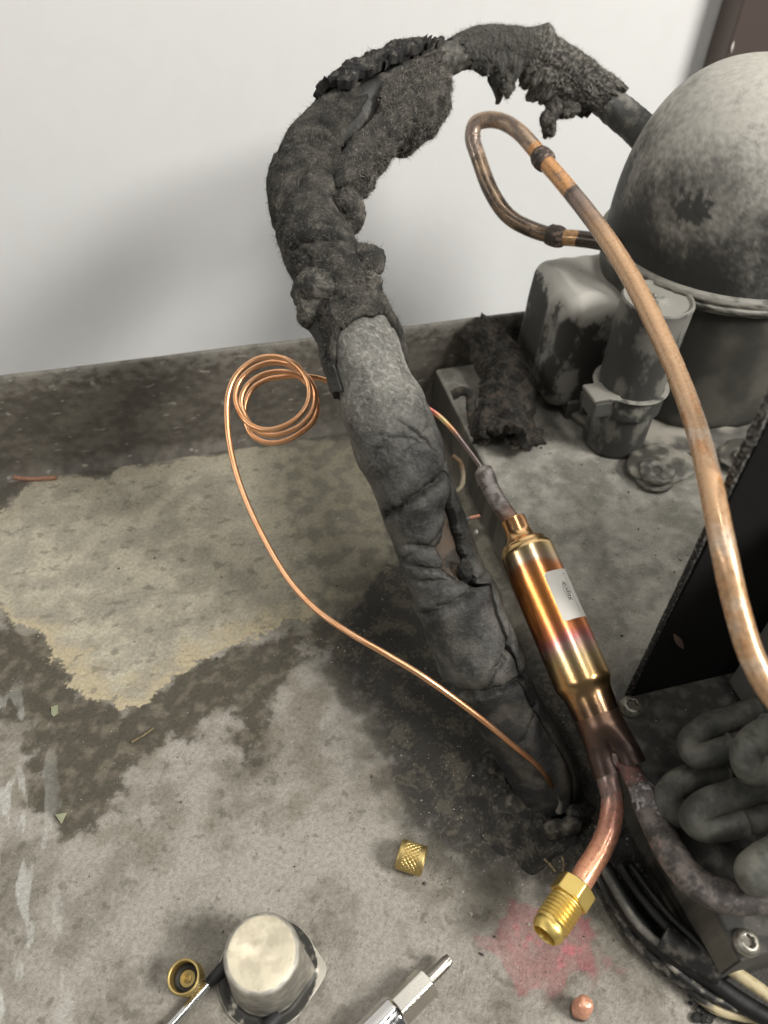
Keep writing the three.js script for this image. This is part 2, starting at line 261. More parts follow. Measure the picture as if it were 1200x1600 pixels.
function floorAt(x, z, o) {
  const wx = x + 4 * fbm2(x * 0.06, z * 0.06, 3) * 2, wz = z + 4 * fbm2(x * 0.06 + 50, z * 0.06, 3) * 2;
  const big = fbm2(x * 0.02 + 3, z * 0.02, 4), mid = fbm2(x * 0.09, z * 0.09 + 9, 4), fine = fbm2(x * 0.5, z * 0.5, 3), grit = 0.55 * LAT[PERM[(PERM[(x * 3.7 + 4000) & 255] + ((z * 3.7 + 4000) | 0)) & 255]] + n2(x * 1.5, z * 1.5) * 0.5, edge = mid * 7 + fine * 3;
  let c = mix([0.27, 0.25, 0.216], [0.17, 0.155, 0.128], sstep(-0.25, 0.4, big + 0.5 * mid)), h = 0.5 + 0.25 * grit + 0.3 * fine, rough = 0.85;
  // grey film over most of the upper pan
  const film = sstep(-0.1, 0.25, fbm2(x * 0.03 + 30, z * 0.03 + 8, 4) + (-z - 215) * 0.0035); c = mix(c, [0.16, 0.142, 0.108], film * 0.75); { const bl = fbm2(x * 0.16 + 70, z * 0.16 + 21, 4); c = mix(c, [0.1, 0.088, 0.068], sstep(0.2, 0.5, bl + 0.35 * big) * 0.6); }
  let m = sstep(-4, 4, stains.olive(wx, wz) + edge * 1.5); c = mix(c, mix([0.175, 0.16, 0.115], [0.1, 0.092, 0.07], sstep(-0.2, 0.25, mid)), m * 0.9);
  m = sstep(-3, 3, stains.back(wx, wz) + edge * 1.2); c = mix(c, mix([0.055, 0.047, 0.036], [0.095, 0.083, 0.065], sstep(-0.2, 0.4, mid)), m * 0.95);
  m = sstep(-4, 3, stains.band(wx, wz) + edge * 1.5); c = mix(c, mix([0.052, 0.044, 0.03], [0.115, 0.1, 0.072], sstep(-0.1, 0.45, fbm2(x * 0.12 + 7, z * 0.12, 4))), m * 0.94); h -= 0.1 * m;
  const hg = stains.hosegrime(wx, wz); m = sstep(-25, -1, hg + edge * 2.2); c = mix(c, mix([0.016, 0.0142, 0.011], [0.06, 0.052, 0.038], sstep(-0.1, 0.4, mid + 0.5 * fine)), m * 0.95); h += 0.25 * m * mid;
  m = sstep(-6, 4, stains.wireGrimeShade(wx, wz) + edge * 1.6); c = mix(c, [0.03, 0.028, 0.025], m * 0.95);  // floor round the cables: grime with the condenser shade painted in
  // dried pale deposit with an ochre rim
  const pd = stains.patch(wx, wz) + mid * 5 + fine * 3; m = sstep(-0.8, 0.8, pd);
  if (m > 0) {
    const br = sstep(60, -140, x + 20 * mid), inner = sstep(1, 16, pd + 10 * mid), blot = fbm2(x * 0.05 + 70, z * 0.05, 4);
    let p = mix(mix([0.3, 0.27, 0.2], [0.37, 0.315, 0.205], sstep(-330, -280, z)), mix([0.25, 0.228, 0.178], [0.37, 0.338, 0.258], sstep(-0.35, 0.35, blot + 0.4 * mid)), inner);
    p = mix(p, [0.2, 0.18, 0.125], sstep(-10, 70, x + 45 * blot + 20 * mid) * 0.85); p = mix(p, [0.25, 0.23, 0.185], sstep(0.0, 0.3, fbm2(x * 0.035 + 11, z * 0.06, 4)) * 0.6 * inner);
    const crack = 1 - sstep(0, 0.025, Math.abs(fbm2(x * 0.045 + 90, z * 0.06 + 4, 3) + 0.02)); p = mix(p, [0.13, 0.115, 0.085], crack * 0.4 * sstep(0.05, 0.25, fbm2(x * 0.03 + 1, z * 0.03 + 60, 2)));
    p = mix(p, [0.11, 0.1, 0.078], sstep(0.22, 0.45, fbm2(x * 0.1 + 44, z * 0.14 + 12, 4)) * 0.55); c = mix(c, p, m * (0.94 - 0.75 * sstep(22, 52, x + 26 * mid))); h += m * (0.3 + 0.35 * mid);
  }
  // pink marks
  const pk = stains.pink(wx, wz) + mid * 2.5, rim = gauss(pk, 1.6); m = sstep(-0.9, 0.9, pk) * (0.6 + 0.35 * mid); c = mix(c, [0.27, 0.12, 0.118], clamp(m * 0.85)); c = mix(c, [0.2, 0.07, 0.075], rim * 0.45 * sstep(-0.2, 0.3, mid)); c = mix(c, [0.4, 0.1, 0.12], sstep(0.12, 0.5, fbm2(x * 0.12 + 2, z * 0.12 + 5, 4)) * sstep(0, 2, pk) * 0.6);
  m = sstep(-3, 3, stains.pink2(wx, wz) + edge * 1.4); c = mix(c, [0.2, 0.07, 0.075], clamp(m * (0.5 + mid)) * 0.8);
  // whitish scrapes at the left edge
  const sc = sstep(0.12, 0.3, fbm2(x * 0.11 + 19, z * 0.035 + 2, 4)) * sstep(-85, -130, x - 0.12 * (z + 150)) * sstep(-260, -220, z); c = mix(c, [0.44, 0.44, 0.41], sc * 0.7);
  const k = 1 + 0.34 * fine + 0.3 * grit; c = [c[0] * k, c[1] * k, c[2] * k];
  const dark = n2(x * 0.55 + 40, z * 0.55 + 2), pale = n2(x * 0.8 + 80, z * 0.8 + 33); if (dark > 0.86) c = mix(c, [0.05, 0.045, 0.04], sstep(0.86, 0.95, dark) * 0.8); if (pale > 0.86) { c = mix(c, [0.45, 0.43, 0.38], sstep(0.86, 0.97, pale) * 0.6); h += 0.2 * sstep(0.86, 0.97, pale); }
  o[0] = c[0]; o[1] = c[1]; o[2] = c[2]; o[3] = h;
}
const FW = 1520, FH = 1570, heights = new Float32Array(FW * FH), o4 = [0, 0, 0, 0];
const floorMap = dataTex(FW, FH, (u, v, o, i, j) => { floorAt(lerp(FX0, FX1, u), lerp(FZ0, FZ1, v), o4); o[0] = o4[0]; o[1] = o4[1]; o[2] = o4[2]; heights[j * FW + i] = o4[3]; }, true, THREE.MirroredRepeatWrapping);
const floorBump = dataTex(FW, FH, (u, v, o, i, j) => { o[0] = o[1] = o[2] = heights[j * FW + i] * 0.6; }, false, THREE.MirroredRepeatWrapping);
// the hole through the pan where the suction line goes down
const HOLE = [124, -127];
const holeR = (a) => { const cx = Math.cos(a) / 10, cz = Math.sin(a) / 17; return (1 / Math.hypot(cx, cz)) * (1 + 0.22 * n2(Math.cos(a) * 2 + 9, Math.sin(a) * 2 + 4) + 0.1 * n2(Math.cos(a) * 6, Math.sin(a) * 6)); };
{
  const s = new THREE.Shape([[-420, 414], [420, 414], [420, -420], [-420, -420]].map((p) => new THREE.Vector2(p[0], p[1])));
  s.holes.push(new THREE.Path(Array.from({ length: 60 }, (_, i) => { const a = (i / 60) * 2 * Math.PI, r = holeR(a); return new THREE.Vector2(HOLE[0] + Math.cos(a) * r, -HOLE[1] - Math.sin(a) * r); })));
  const g = new THREE.ShapeGeometry(s); g.rotateX(-Math.PI / 2);
  const P = g.attributes.position, U = g.attributes.uv; for (let i = 0; i < P.count; i++) U.setXY(i, (P.getX(i) - FX0) / (FX1 - FX0), (P.getZ(i) - FZ0) / (FZ1 - FZ0));
  struct('pan_floor', g, std({ map: floorMap, bumpMap: floorBump, bumpScale: 0.0012, roughness: 0.82 }));
}
// the pan's upstand against the wall
const upTex = dataTex(1536, 192, (u, v, o) => {
  const x = lerp(-420, 420, u), y = v * 78, n = fbm2(x * 0.03, y * 0.05, 4), m = fbm2(x * 0.15, y * 0.2 + 40, 4), g = n2(x * 1.1, y * 1.1);
  let c = mix([0.07, 0.061, 0.049], [0.115, 0.102, 0.083], sstep(-0.4, 0.4, n + 0.5 * m)); c = mix(c, [0.18, 0.168, 0.145], sstep(60, 74, y + 20 * m) * 0.6);
  const chip = fbm2(x * 0.09 + 7, y * 0.24 + 3, 3); c = mix(c, [0.28, 0.262, 0.228], sstep(0.4, 0.47, chip) * 0.7); const k = 1 + 0.25 * m + 0.2 * g; o[0] = c[0] * k; o[1] = c[1] * k; o[2] = c[2] * k;
}, true);
{
  const prof = [[0, 0.2, 8], [0.06, 2.2, 3.2], [0.14, 8, 0.4], [0.3, 26, 0], [0.6, 48, -0.3], [0.85, 70, -0.6], [0.9, 73.4, -1], [0.93, 74.6, -2.2], [0.96, 74.4, -4], [0.98, 72, -5], [1, 20, -5]];
  const g = sheet(60, prof.length - 1, (u, v) => { const p = prof[Math.round(v * (prof.length - 1))], x = lerp(-420, 420, u); return [x, p[1] + (p[1] > 60 ? 0.7 * n2(x * 0.02, 5) : 0), -414 + p[2] + 0.5 * n2(x * 0.03, p[1] * 0.05), u, clamp(p[1] / 78)]; });
  struct('pan_upstand', g, std({ map: upTex, roughness: 0.75, bumpMap: upTex, bumpScale: 0.0006, side: THREE.DoubleSide }));
}

// ---------------------------------------------------------------- compressor tray
const trayTex = dataTex(900, 1024, (u, v, o) => {
  const x = lerp(148, 470, u), z = lerp(-412, -38, v), n = fbm2(x * 0.03 + 4, z * 0.03, 4), m = fbm2(x * 0.12, z * 0.12 + 7, 4), g = n2(x * 0.9, z * 0.9);
  let c = mix([0.22, 0.21, 0.178], [0.34, 0.322, 0.28], sstep(-0.4, 0.4, n + 0.5 * m));
  const swirl = Math.abs(fbm2(x * 0.05 + 60 + m, z * 0.05 + 20 + n, 4)); c = mix(c, [0.42, 0.4, 0.35], sstep(0.06, 0, swirl) * 0.3);
  const pale = fbm2(x * 0.3 + 9, z * 0.3, 3); c = mix(c, [0.5, 0.48, 0.43], sstep(0.36, 0.5, pale) * 0.45); const dk = fbm2(x * 0.2 + 80, z * 0.2, 3); c = mix(c, [0.06, 0.055, 0.045], sstep(0.48, 0.55, dk) * 0.6);
  const greaseShade = sstep(-182, -140, z + 26 * m + 14 * n); c = mix(c, mix([0.022, 0.021, 0.018], [0.065, 0.06, 0.052], sstep(-0.1, 0.4, m)), greaseShade * 0.96);  // near the condenser: grease and the shade there, painted together as near-black
  const wear = sstep(0.05, 0.25, fbm2(x * 0.08 + 33, z * 0.08 + 2, 3)) * sstep(-70, -30, z); c = mix(c, [0.2, 0.188, 0.16], wear * sstep(168, 180, x) * 0.7);
  if (u < 0.0105) c = mix([0.045, 0.04, 0.032], [0.1, 0.09, 0.073], sstep(-0.2, 0.4, n + 0.5 * m)); const k = 1 + 0.3 * m + 0.15 * g; o[0] = c[0] * k; o[1] = c[1] * k; o[2] = c[2] * k;  // side face: its shade painted in, darker than the deck
}, true);
const bolt = (o, c, R, mat = boltMat) => {
  const b = add(o, 'bolt', turn(dense(rounded([[0, R * 1.02], [1.6, R * 1.02, 0.7], [2.1, R * 0.9, 0.5], [3.4, R * 0.72, 0.9], [3.5, R * 0.46, 0.4], [1.9, R * 0.42, 0.3], [1.9, 0]], 0.5), 0.3), c, [0.04, 1, 0.03], { nt: 40, dr: (s, th, r) => (r < R * 0.5 && s > 1.95 ? 0.25 * Math.cos(6 * th) : 0), color: (s, th, p) => { const k = sstep(-0.1, 0.3, fbm3(p.x * 0.5, p.y, p.z * 0.5, 3)); return mix([0.36, 0.34, 0.29], [0.1, 0.092, 0.075], s > 1.7 && s < 2.3 ? 0.8 : k * 0.85); } }), mat);
  return b;
};
const boltMat = std({ ...VC, roughness: 0.45, metalness: 0.6 });
const tray = thing('compressor_tray', 'raised grey steel tray with dusty top carrying the compressor', 'tray', [300, 0, -200]);
{
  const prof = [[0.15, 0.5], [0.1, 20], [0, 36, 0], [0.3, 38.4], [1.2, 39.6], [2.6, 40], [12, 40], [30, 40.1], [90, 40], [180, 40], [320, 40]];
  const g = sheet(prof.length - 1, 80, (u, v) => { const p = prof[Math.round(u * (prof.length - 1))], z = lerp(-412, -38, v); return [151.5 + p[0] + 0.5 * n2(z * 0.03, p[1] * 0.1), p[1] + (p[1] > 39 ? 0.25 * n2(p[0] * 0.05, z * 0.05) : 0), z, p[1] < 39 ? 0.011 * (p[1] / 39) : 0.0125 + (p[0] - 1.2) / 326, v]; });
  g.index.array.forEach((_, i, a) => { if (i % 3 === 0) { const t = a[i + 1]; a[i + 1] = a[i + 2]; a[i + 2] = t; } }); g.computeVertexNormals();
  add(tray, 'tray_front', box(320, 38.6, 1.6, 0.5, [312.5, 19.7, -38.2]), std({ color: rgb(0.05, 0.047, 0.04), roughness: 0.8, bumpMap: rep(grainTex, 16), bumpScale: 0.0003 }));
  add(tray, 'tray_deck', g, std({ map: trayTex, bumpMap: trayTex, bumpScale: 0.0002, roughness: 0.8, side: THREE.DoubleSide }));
  bolt(tray, [160.9,40.2,-140.9], 5.4); bolt(tray, [156.9,40.2,-42.1], 4.7);
  // rivet, bent clip and cut wire end on the tray's side
  const side = (px) => px;
  add(tray, 'rivet', turn(rounded([[0, 2.1], [1, 2, 1], [1.9, 0]], 1), [133.4,28.4,-270.1], [-1, 0.1, 0.1], { nt: 24, color: () => [0.45, 0.43, 0.38] }), boltMat);
}
{
  const p = new Path([[137.1,36.8,-327.5],[140.1,35.5,-322.3],[139.9,32.7,-314.8],[137.1,29.8,-308],[131.8,28.9,-304],[126.6,29.4,-303]]), o = 'rusty bent wire clip on the side of the tray beside the insulated hose';
  single('wire_clip', o, 'clip', sweep(p, { ns: 60, nt: 12, r: (s, th) => 1.5 + 0.8 * fbm3(s * 0.4, th, 1, 2), color: (s) => mix([0.16, 0.1, 0.06], [0.3, 0.26, 0.18], sstep(8, 18, s)) }), M.dull, [135.4,32.6,-315.9]);
  const q = new Path([[123,30.7,-275.6],[126.3,32.6,-276.6],[131,34.9,-276.3],[135.8,37.3,-274.5]]);
  single('copper_wire_end', 'short cut wire with bare pinkish copper end poking out behind the hose', 'wire', sweep(q, { ns: 40, nt: 12, r: (s) => (s < 3 ? 1.6 : 1.0), color: (s) => (s < 4 ? [0.5, 0.47, 0.42] : s < 9 ? [0.16, 0.15, 0.14] : [0.6, 0.28, 0.18]) }), M.wire, [131,34.9,-276.3]);
}

// ---------------------------------------------------------------- compressor
const WA = [251.9,167.5,-383], WB = [260.6,177,-330.8], WC = [326.1,197.8,-386.9];
const CX = 311, CZ = -366, DUST = [0.46, 0.44, 0.39], PAINT = [0.025, 0.025, 0.022];
const comp = thing('compressor', 'black domed hermetic compressor under grey dust, at the upper right on the tray', 'compressor', [CX, 40, CZ]);
{
  const body = dense(rounded([[8, 60], [9, 67, 3], [14, 69.5, 3], [60, 70, 6], [92, 69.5, 2], [94, 71, 0.6]], 1), 1.6);
  add(comp, 'shell', turn(body, [CX, 40, CZ], [0, 1, 0], { nt: 160, color: (s, th, p) => {
    const d = sstep(0.0, 0.4, fbm3(p.x * 0.04, p.y * 0.03, p.z * 0.04, 5) + 0.15); return mix([0.036, 0.034, 0.028], [0.095, 0.088, 0.073], d * 0.8); } }), M.paintDust);
  const rim = dense(rounded([[91.5, 69], [92, 72.5, 0.6], [94.5, 74, 1], [96.4, 74, 0.8], [97, 72.8, 0.5], [99, 73.6, 1.2], [101.6, 72.4, 1], [102.3, 69.5]], 0.8), 0.35);
  add(comp, 'weld_rim', turn(rim, [CX, 40, CZ], [0, 1, 0], { nt: 220, dr: (s, th) => 0.25 * n2(th * 40, s * 0.5), color: (s, th, p) => { const d = sstep(-0.25, 0.25, fbm3(p.x * 0.12, p.y * 0.3, p.z * 0.12, 4) + (s > 98 ? 0.22 : 0)); return mix([0.05, 0.047, 0.04], [0.24, 0.23, 0.2], d); } }), M.paintDust);
  const dome = []; for (let i = 0; i <= 120; i++) { const t = (i / 120) * Math.PI / 2, c = Math.pow(Math.cos(t), 0.78), s = Math.pow(Math.sin(t), 0.86); dome.push([102 + 95 * s, 70 * c]); }
  add(comp, 'dome', turn(dome, [CX, 40, CZ], [0, 1, 0], { nt: 320, color: (s, th, p) => {
    const n = fbm3(p.x * 0.035 + 3, p.y * 0.035, p.z * 0.035, 5), f = fbm3(p.x * 0.3, p.y * 0.3, p.z * 0.3, 3), g = n3(p.x * 1.7, p.y * 1.7, p.z * 1.7);
    let d = sstep(-0.6, 0.6, (p.y - 186) * 0.013 + (p.x - 280) * 0.004 + n * 0.6 + f * 0.3 + 0.12 * g);
    // wiped and oily places, in their own outlines
    const w1 = Math.hypot((p.x - WA[0]) / 10, (p.y - WA[1]) / 18, (p.z - WA[2]) / 13) + n * 1.1 + f * 0.4, w2 = Math.hypot((p.x - WB[0]) / 19, (p.y - WB[1]) / 9, (p.z - WB[2]) / 14) + n * 1.3 + f * 0.5;
    d *= sstep(0.8, 1.0, w1) * 0.85 + 0.15; d *= sstep(0.85, 0.97, w2) * 0.92 + 0.08;
    const w3 = Math.hypot((p.x - WC[0]) / 5, (p.y - WC[1]) / 4, (p.z - WC[2]) / 6) + f * 0.3; d *= sstep(0.85, 1, w3);
    const c = mix(PAINT, DUST, d * (0.86 + 0.1 * f)), k = 1 + 0.18 * f + 0.1 * g; return [c[0] * k, c[1] * k, c[2] * k]; } }), M.paintDust);
  add(comp, 'base_ring', turn(dense(rounded([[1, 88], [4, 88, 1.4], [5, 84, 2], [7, 74, 4], [14, 70]], 1), 1), [CX, 40, CZ], [0, 1, 0], { nt: 160, dr: (s, th) => 5 * Math.cos(4 * (th + 0.55)), color: (s, th, p) => mix([0.06, 0.056, 0.047], [0.27, 0.25, 0.21], sstep(-0.2, 0.25, fbm3(p.x * 0.06, p.y * 0.1, p.z * 0.06, 4))) }), M.paintDust);
  for (const [c, a] of [[[245.3,40,-275.4], 0.2], [[305.8,40,-271.1], 0]]) {
    const ft = add(comp, 'mounting_foot', lump([c[0] + 8, 45, c[2] - 8], [22, 4.5, 17], 3 + a * 9, 0.14, 0.07, 60, (x, y, z, k) => mix([0.07, 0.065, 0.055], [0.26, 0.245, 0.205], sstep(-0.15, 0.25, fbm3(x * 0.1, y * 0.2, z * 0.1, 4)))), M.paintDust);
    add(ft, 'rubber_grommet', turn(rounded([[0, 11], [3, 12, 1], [4.5, 9, 1], [6.5, 11, 1], [9.5, 10.5, 1.5], [10.5, 6, 1], [9, 3]], 1), [c[0], 40.5, c[2]], [0, 1, 0], { nt: 40, color: (s, th, p) => mix([0.06, 0.057, 0.05], [0.24, 0.228, 0.19], sstep(-0.3, 0.3, fbm3(p.x * 0.2, p.y, p.z * 0.2, 3)) * 0.9) }), M.paintDust);
  }
  // electrical cover at the shell's left side
  const cov = denseBox(62, 77, 64, 11, 56); { const P = cov.attributes.position; for (let i = 0; i < P.count; i++) { const x = P.getX(i), y = P.getY(i), z = P.getZ(i), k = 1 + 0.05 * (-y / 38), top = sstep(26, 37, y); P.setXYZ(i, x * k + (1 - top) * (0.5 * n2(z * 0.05, y * 0.05) - 1.6 * gauss(z - 8, 3.5) * sstep(-30, -10, -x)), y + top * (1.2 * n2(x * 0.07, z * 0.07) - 2.2 * gauss(x + 2, 15) * gauss(z - 2, 13)), z * k); } cov.computeVertexNormals(); cov.translate(237, 83, -377); }
  paint(cov, (x, y, z) => { const n = fbm3(x * 0.06, y * 0.035, z * 0.06, 5), f = fbm3(x * 0.5, y * 0.3, z * 0.5, 3); const top = lerp(-0.1, 0.45, sstep(104, 118, y + 8 * n)); const d = sstep(-0.1, 0.16, top + n + 0.35 * f); const sm = sstep(0.62, 0.95, Math.hypot((x - 208) / 14, (y - 96) / 18, (z + 352) / 9) + n * 0.9); return mix([0.045, 0.043, 0.038], [0.52, 0.5, 0.45], d * sm * lerp(0.42, 0.92, sstep(102, 116, y + 8 * n))); });
  add(comp, 'terminal_cover', cov, M.paintDust);
  add(comp, 'cover_bracket', mergeGeometries([box(8, 14, 3, 1, [222, 46, -343]), box(4, 20, 10, 1.2, [228, 50, -343])]), std({ color: rgb(0.14, 0.13, 0.115), roughness: 0.8 }));
}

// ---------------------------------------------------------------- start capacitor strapped beside it
{
  const C = [238, 40.5, -315], cap = thing('capacitor', 'grey dusty capacitor can strapped upright in front of the compressor', 'capacitor', C);
  const dusty = (amt) => (s, th, p) => { const d = sstep(-0.12, 0.14, fbm3(p.x * 0.07, p.y * 0.035, p.z * 0.07, 4) + 0.25 * fbm3(p.x * 0.5, p.y * 0.3, p.z * 0.5, 3) + amt); return mix([0.05, 0.049, 0.044], [0.26, 0.25, 0.22], d * (amt > 0 ? 0.95 : 0.6)); };
  const ax = [0.02, 1, -0.01];
  add(cap, 'can', turn(dense(rounded([[0, 15], [0.5, 18.4, 1.4], [4, 18.6], [96, 19.4, 1.2], [98.5, 19.8, 0.8], [99.5, 18.4]], 0.8), 1.4), C, ax, { nt: 96, color: dusty(-0.06) }), M.paintDust);
  add(cap, 'top_disc', turn(dense(rounded([[98, 19.2], [99.8, 18.9, 0.5], [99.3, 17.6, 0.5], [98, 16.8, 0.5], [98.2, 9, 2], [99, 5, 1.4], [100.3, 3.4, 0.8], [99.6, 1.4, 0.5], [99.2, 0]], 0.6), 0.5), C, ax, { nt: 96, color: dusty(0.3) }), M.paintDust);
  const clamp1 = add(cap, 'clamp_band', turn(dense(rounded([[30, 19.1], [30.2, 20.7, 0.4], [43, 20.9, 0.4], [43.6, 22.2, 0.5], [44.6, 22.2, 0.5], [44.8, 19.3]], 0.4), 0.5), C, ax, { nt: 180, dr: (s, th, r) => { let k = 0; for (const q of [-0.55, -0.42, -0.3]) k += 2.2 * gauss(th - q, 0.035); return r > 20 ? k : 0; }, color: (s, th, p) => mix([0.05, 0.05, 0.045], [0.32, 0.305, 0.265], sstep(-0.1, 0.3, fbm3(p.x * 0.1, p.y * 0.1, p.z * 0.1, 4) + (s > 43 ? 0.35 : 0)) * 0.85) }), M.paintDust);
  add(clamp1, 'clamp_lug', paint(mergeGeometries([box(15, 12, 14, 2, [217, 78, -309]), box(17, 3, 16, 1, [217, 85, -310])]), (x, y, z) => mix([0.05, 0.05, 0.045], [0.3, 0.285, 0.25], y > 85 ? 0.7 : 0.15)), M.paintDust);
}

// ---------------------------------------------------------------- brown post behind the dome
{
  const g = box(90, 900, 26, 2, [472, 150, -586]);
  paint(g, (x, y, z) => [0.105, 0.08, 0.07]);
  const post = thing('brown_post', 'plain brown metal post against the wall behind the compressor dome', 'post', [472, -300, -586]);
  add(post, 'post_face', g, std({ ...VC, roughness: 0.4, metalness: 0.2, bumpMap: rep(scratchTex, 60), bumpScale: 0.0001 }));
  const sc = new Path([[430,180.1,-572.4],[429.3,184.5,-572.4],[429.2,188.8,-572.4]]); add(post, 'pale_streak', sweep(sc, { ns: 20, nt: 8, r: (s) => 0.9 * Math.sin(clamp(s / sc.L) * 3.1) + 0.05, color: () => [0.7, 0.66, 0.6] }), M.wire);  // short pale streak on the post face
}

// ---------------------------------------------------------------- crumbled insulation on the tray
const D2R = Math.PI / 180, lintLater = [];
const crumb = (x, y, z) => { const n = fbm3(x * 0.15, y * 0.15, z * 0.15, 4), f = fbm3(x * 0.8, y * 0.8, z * 0.8, 2); return mix([0.014, 0.0125, 0.01], [0.07, 0.056, 0.041], sstep(-0.2, 0.35, n + 0.6 * f)); };
{
  const o = thing('insulation_scrap', 'torn black scrap of old pipe insulation with a curled loop lying on the tray', 'insulation scrap', [186, 40, -360]);
  const p = new Path([[181.3,66.3,-409.5],[184.2,62.6,-391.2],[185.8,58.7,-370.1],[179.3,54,-350.4],[170.2,50.8,-333.1],[164.3,48.4,-318.7]], EYE, 'centripetal', 300);
  const shell = sleeve(p, { ends: (th) => [-2 + 6 * n2(th * 2.5, 1) + 3 * n2(th * 8, 3), p.L + 2 + 6 * n2(th * 2.2, 5) + 3 * n2(th * 7, 9)], span: (q) => [(-84 + 30 * n2(q * 0.07, 2) + 12 * n2(q * 0.25, 3)) * D2R, (88 + 34 * n2(q * 0.06, 7) + 12 * n2(q * 0.22, 1)) * D2R], ro: (q, th) => 13.5 + 4.5 * sstep(10, 60, q) + 6 * fbm3(q * 0.05, th * 1.2, 2, 4) + 2 * fbm3(q * 0.3, th * 4, 5, 3), ri: (q, th) => 9 + 3.5 * sstep(10, 60, q) + 5 * fbm3(q * 0.05, th * 1.2, 2, 2), ns: 150, nt: 110, color: (q, th, v) => crumb(v.x, v.y, v.z) });
  add(o, 'torn_shell', shell, M.dirt);
  const lp = new Path([[144.9,57.8,-359.8],[151.3,60.5,-359.4],[155,60.4,-355.3],[153.6,57.3,-347.9],[151.7,54.1,-338.9],[152.7,50.4,-328.7],[156.2,49.3,-322]]); add(o, 'torn_loop', sweep(lp, { ns: 90, nt: 24, r: (q, th) => 3.2 + 1.2 * fbm3(q * 0.15, th * 0.8, 3, 3), color: (q, th, v) => crumb(v.x, v.y, v.z) }), M.dirt);
  const tail = add(o, 'torn_tail', mergeGeometries([lump([179.6,50.8,-318.4], [13, 4, 8], 12, 0.6, 0.13, 70, crumb), lump([158.5,50.7,-333.3], [9, 10, 8], 17, 0.5, 0.12, 60, crumb)]), M.dirt);
  lintLater.push([o, shell, 3800], [o, tail.geometry, 900]);
}

const FIBRE = new THREE.BufferGeometry(); { const pos = [], idx = [], n = 4; for (let i = 0; i <= n; i++) { const t = i / n, r = 0.05 * (1 - 0.6 * t); for (let q = 0; q < 3; q++) { const a = (q / 3) * 2 * Math.PI; pos.push(Math.cos(a) * r + 0.3 * t * t, t, Math.sin(a) * r); } if (i < n) for (let q = 0; q < 3; q++) { const a = i * 3 + q, b = i * 3 + ((q + 1) % 3); idx.push(a, b, a + 3, b, b + 3, a + 3); } } FIBRE.setAttribute('position', new THREE.Float32BufferAttribute(pos, 3)); FIBRE.setIndex(idx); FIBRE.computeVertexNormals(); }
function fibres(parent, list, seed, tone, size = 1) {
  const R = rng(seed), where = []; for (const [g, n] of list) { const P = g.attributes.position, N = g.attributes.normal; for (let i = 0; i < n; i++) where.push([P, N, (R() * P.count) | 0]); }
  const im = new THREE.InstancedMesh(FIBRE, std({ color: rgb(1, 1, 1), roughness: 1 }), where.length), m4 = new THREE.Matrix4(), q = new THREE.Quaternion(), up = new THREE.Vector3(0, 1, 0), d = new THREE.Vector3(), p = new THREE.Vector3(), q2 = new THREE.Quaternion(), col = new THREE.Color();
  where.forEach(([P, N, k], i) => {
    p.fromBufferAttribute(P, k); d.fromBufferAttribute(N, k); const lift = R() < 0.35 ? 1 : 0.3; d.multiplyScalar(lift).add(new THREE.Vector3(R() - 0.5, R() - 0.5, R() - 0.5).multiplyScalar(1.7)).normalize();
    q.setFromUnitVectors(up, d); q2.setFromAxisAngle(up, R() * 6.28); q.multiply(q2); const len = (0.8 + 2.2 * R() * R() + (R() < 0.02 ? 2.5 : 0)) * size * MM, w = (0.8 + 0.8 * R()) * size * MM;
    m4.compose(p, q, new THREE.Vector3(w, len, w)); im.setMatrixAt(i, m4); const v = 0.045 + tone * R() * R(); im.setColorAt(i, col.setRGB(v, v * 0.92, v * 0.8));
  });
  im.name = 'lint'; im.userData.kind = 'stuff'; shade(im); parent.add(im); return im;
}
// ---------------------------------------------------------------- insulated suction line
const hose = new Path([[124, -22, -126], ...[[122.7,3.8,-134.4],[116.1,16.5,-146.9],[108.6,30.5,-159.7],[101,47.3,-173.9],[94.1,65.8,-189.9],[87.6,86,-207.5],[81.1,107.5,-225],[76.4,124.3,-238.5],[72.2,138.1,-253.1],[68.8,151.3,-268.3],[66.3,163.2,-284.8],[62,174.2,-305.4],[57.9,181.6,-326.5],[56.4,190.2,-348.1],[61.6,198.6,-370.8],[75.8,206,-392.5],[95.1,211.2,-407.7],[118.7,215.9,-423.9],[150.3,220.4,-446.6],[174.7,223,-460.4],[196.9,222.1,-465.1],[217.4,217.1,-464.3],[236.5,208.7,-457.2],[252.6,199.1,-442.3],[267.2,189.2,-424.4],[277.9,181.7,-408.8]]], EYE, 'centripetal', 1400);
const hs = (p) => hose.near(p);
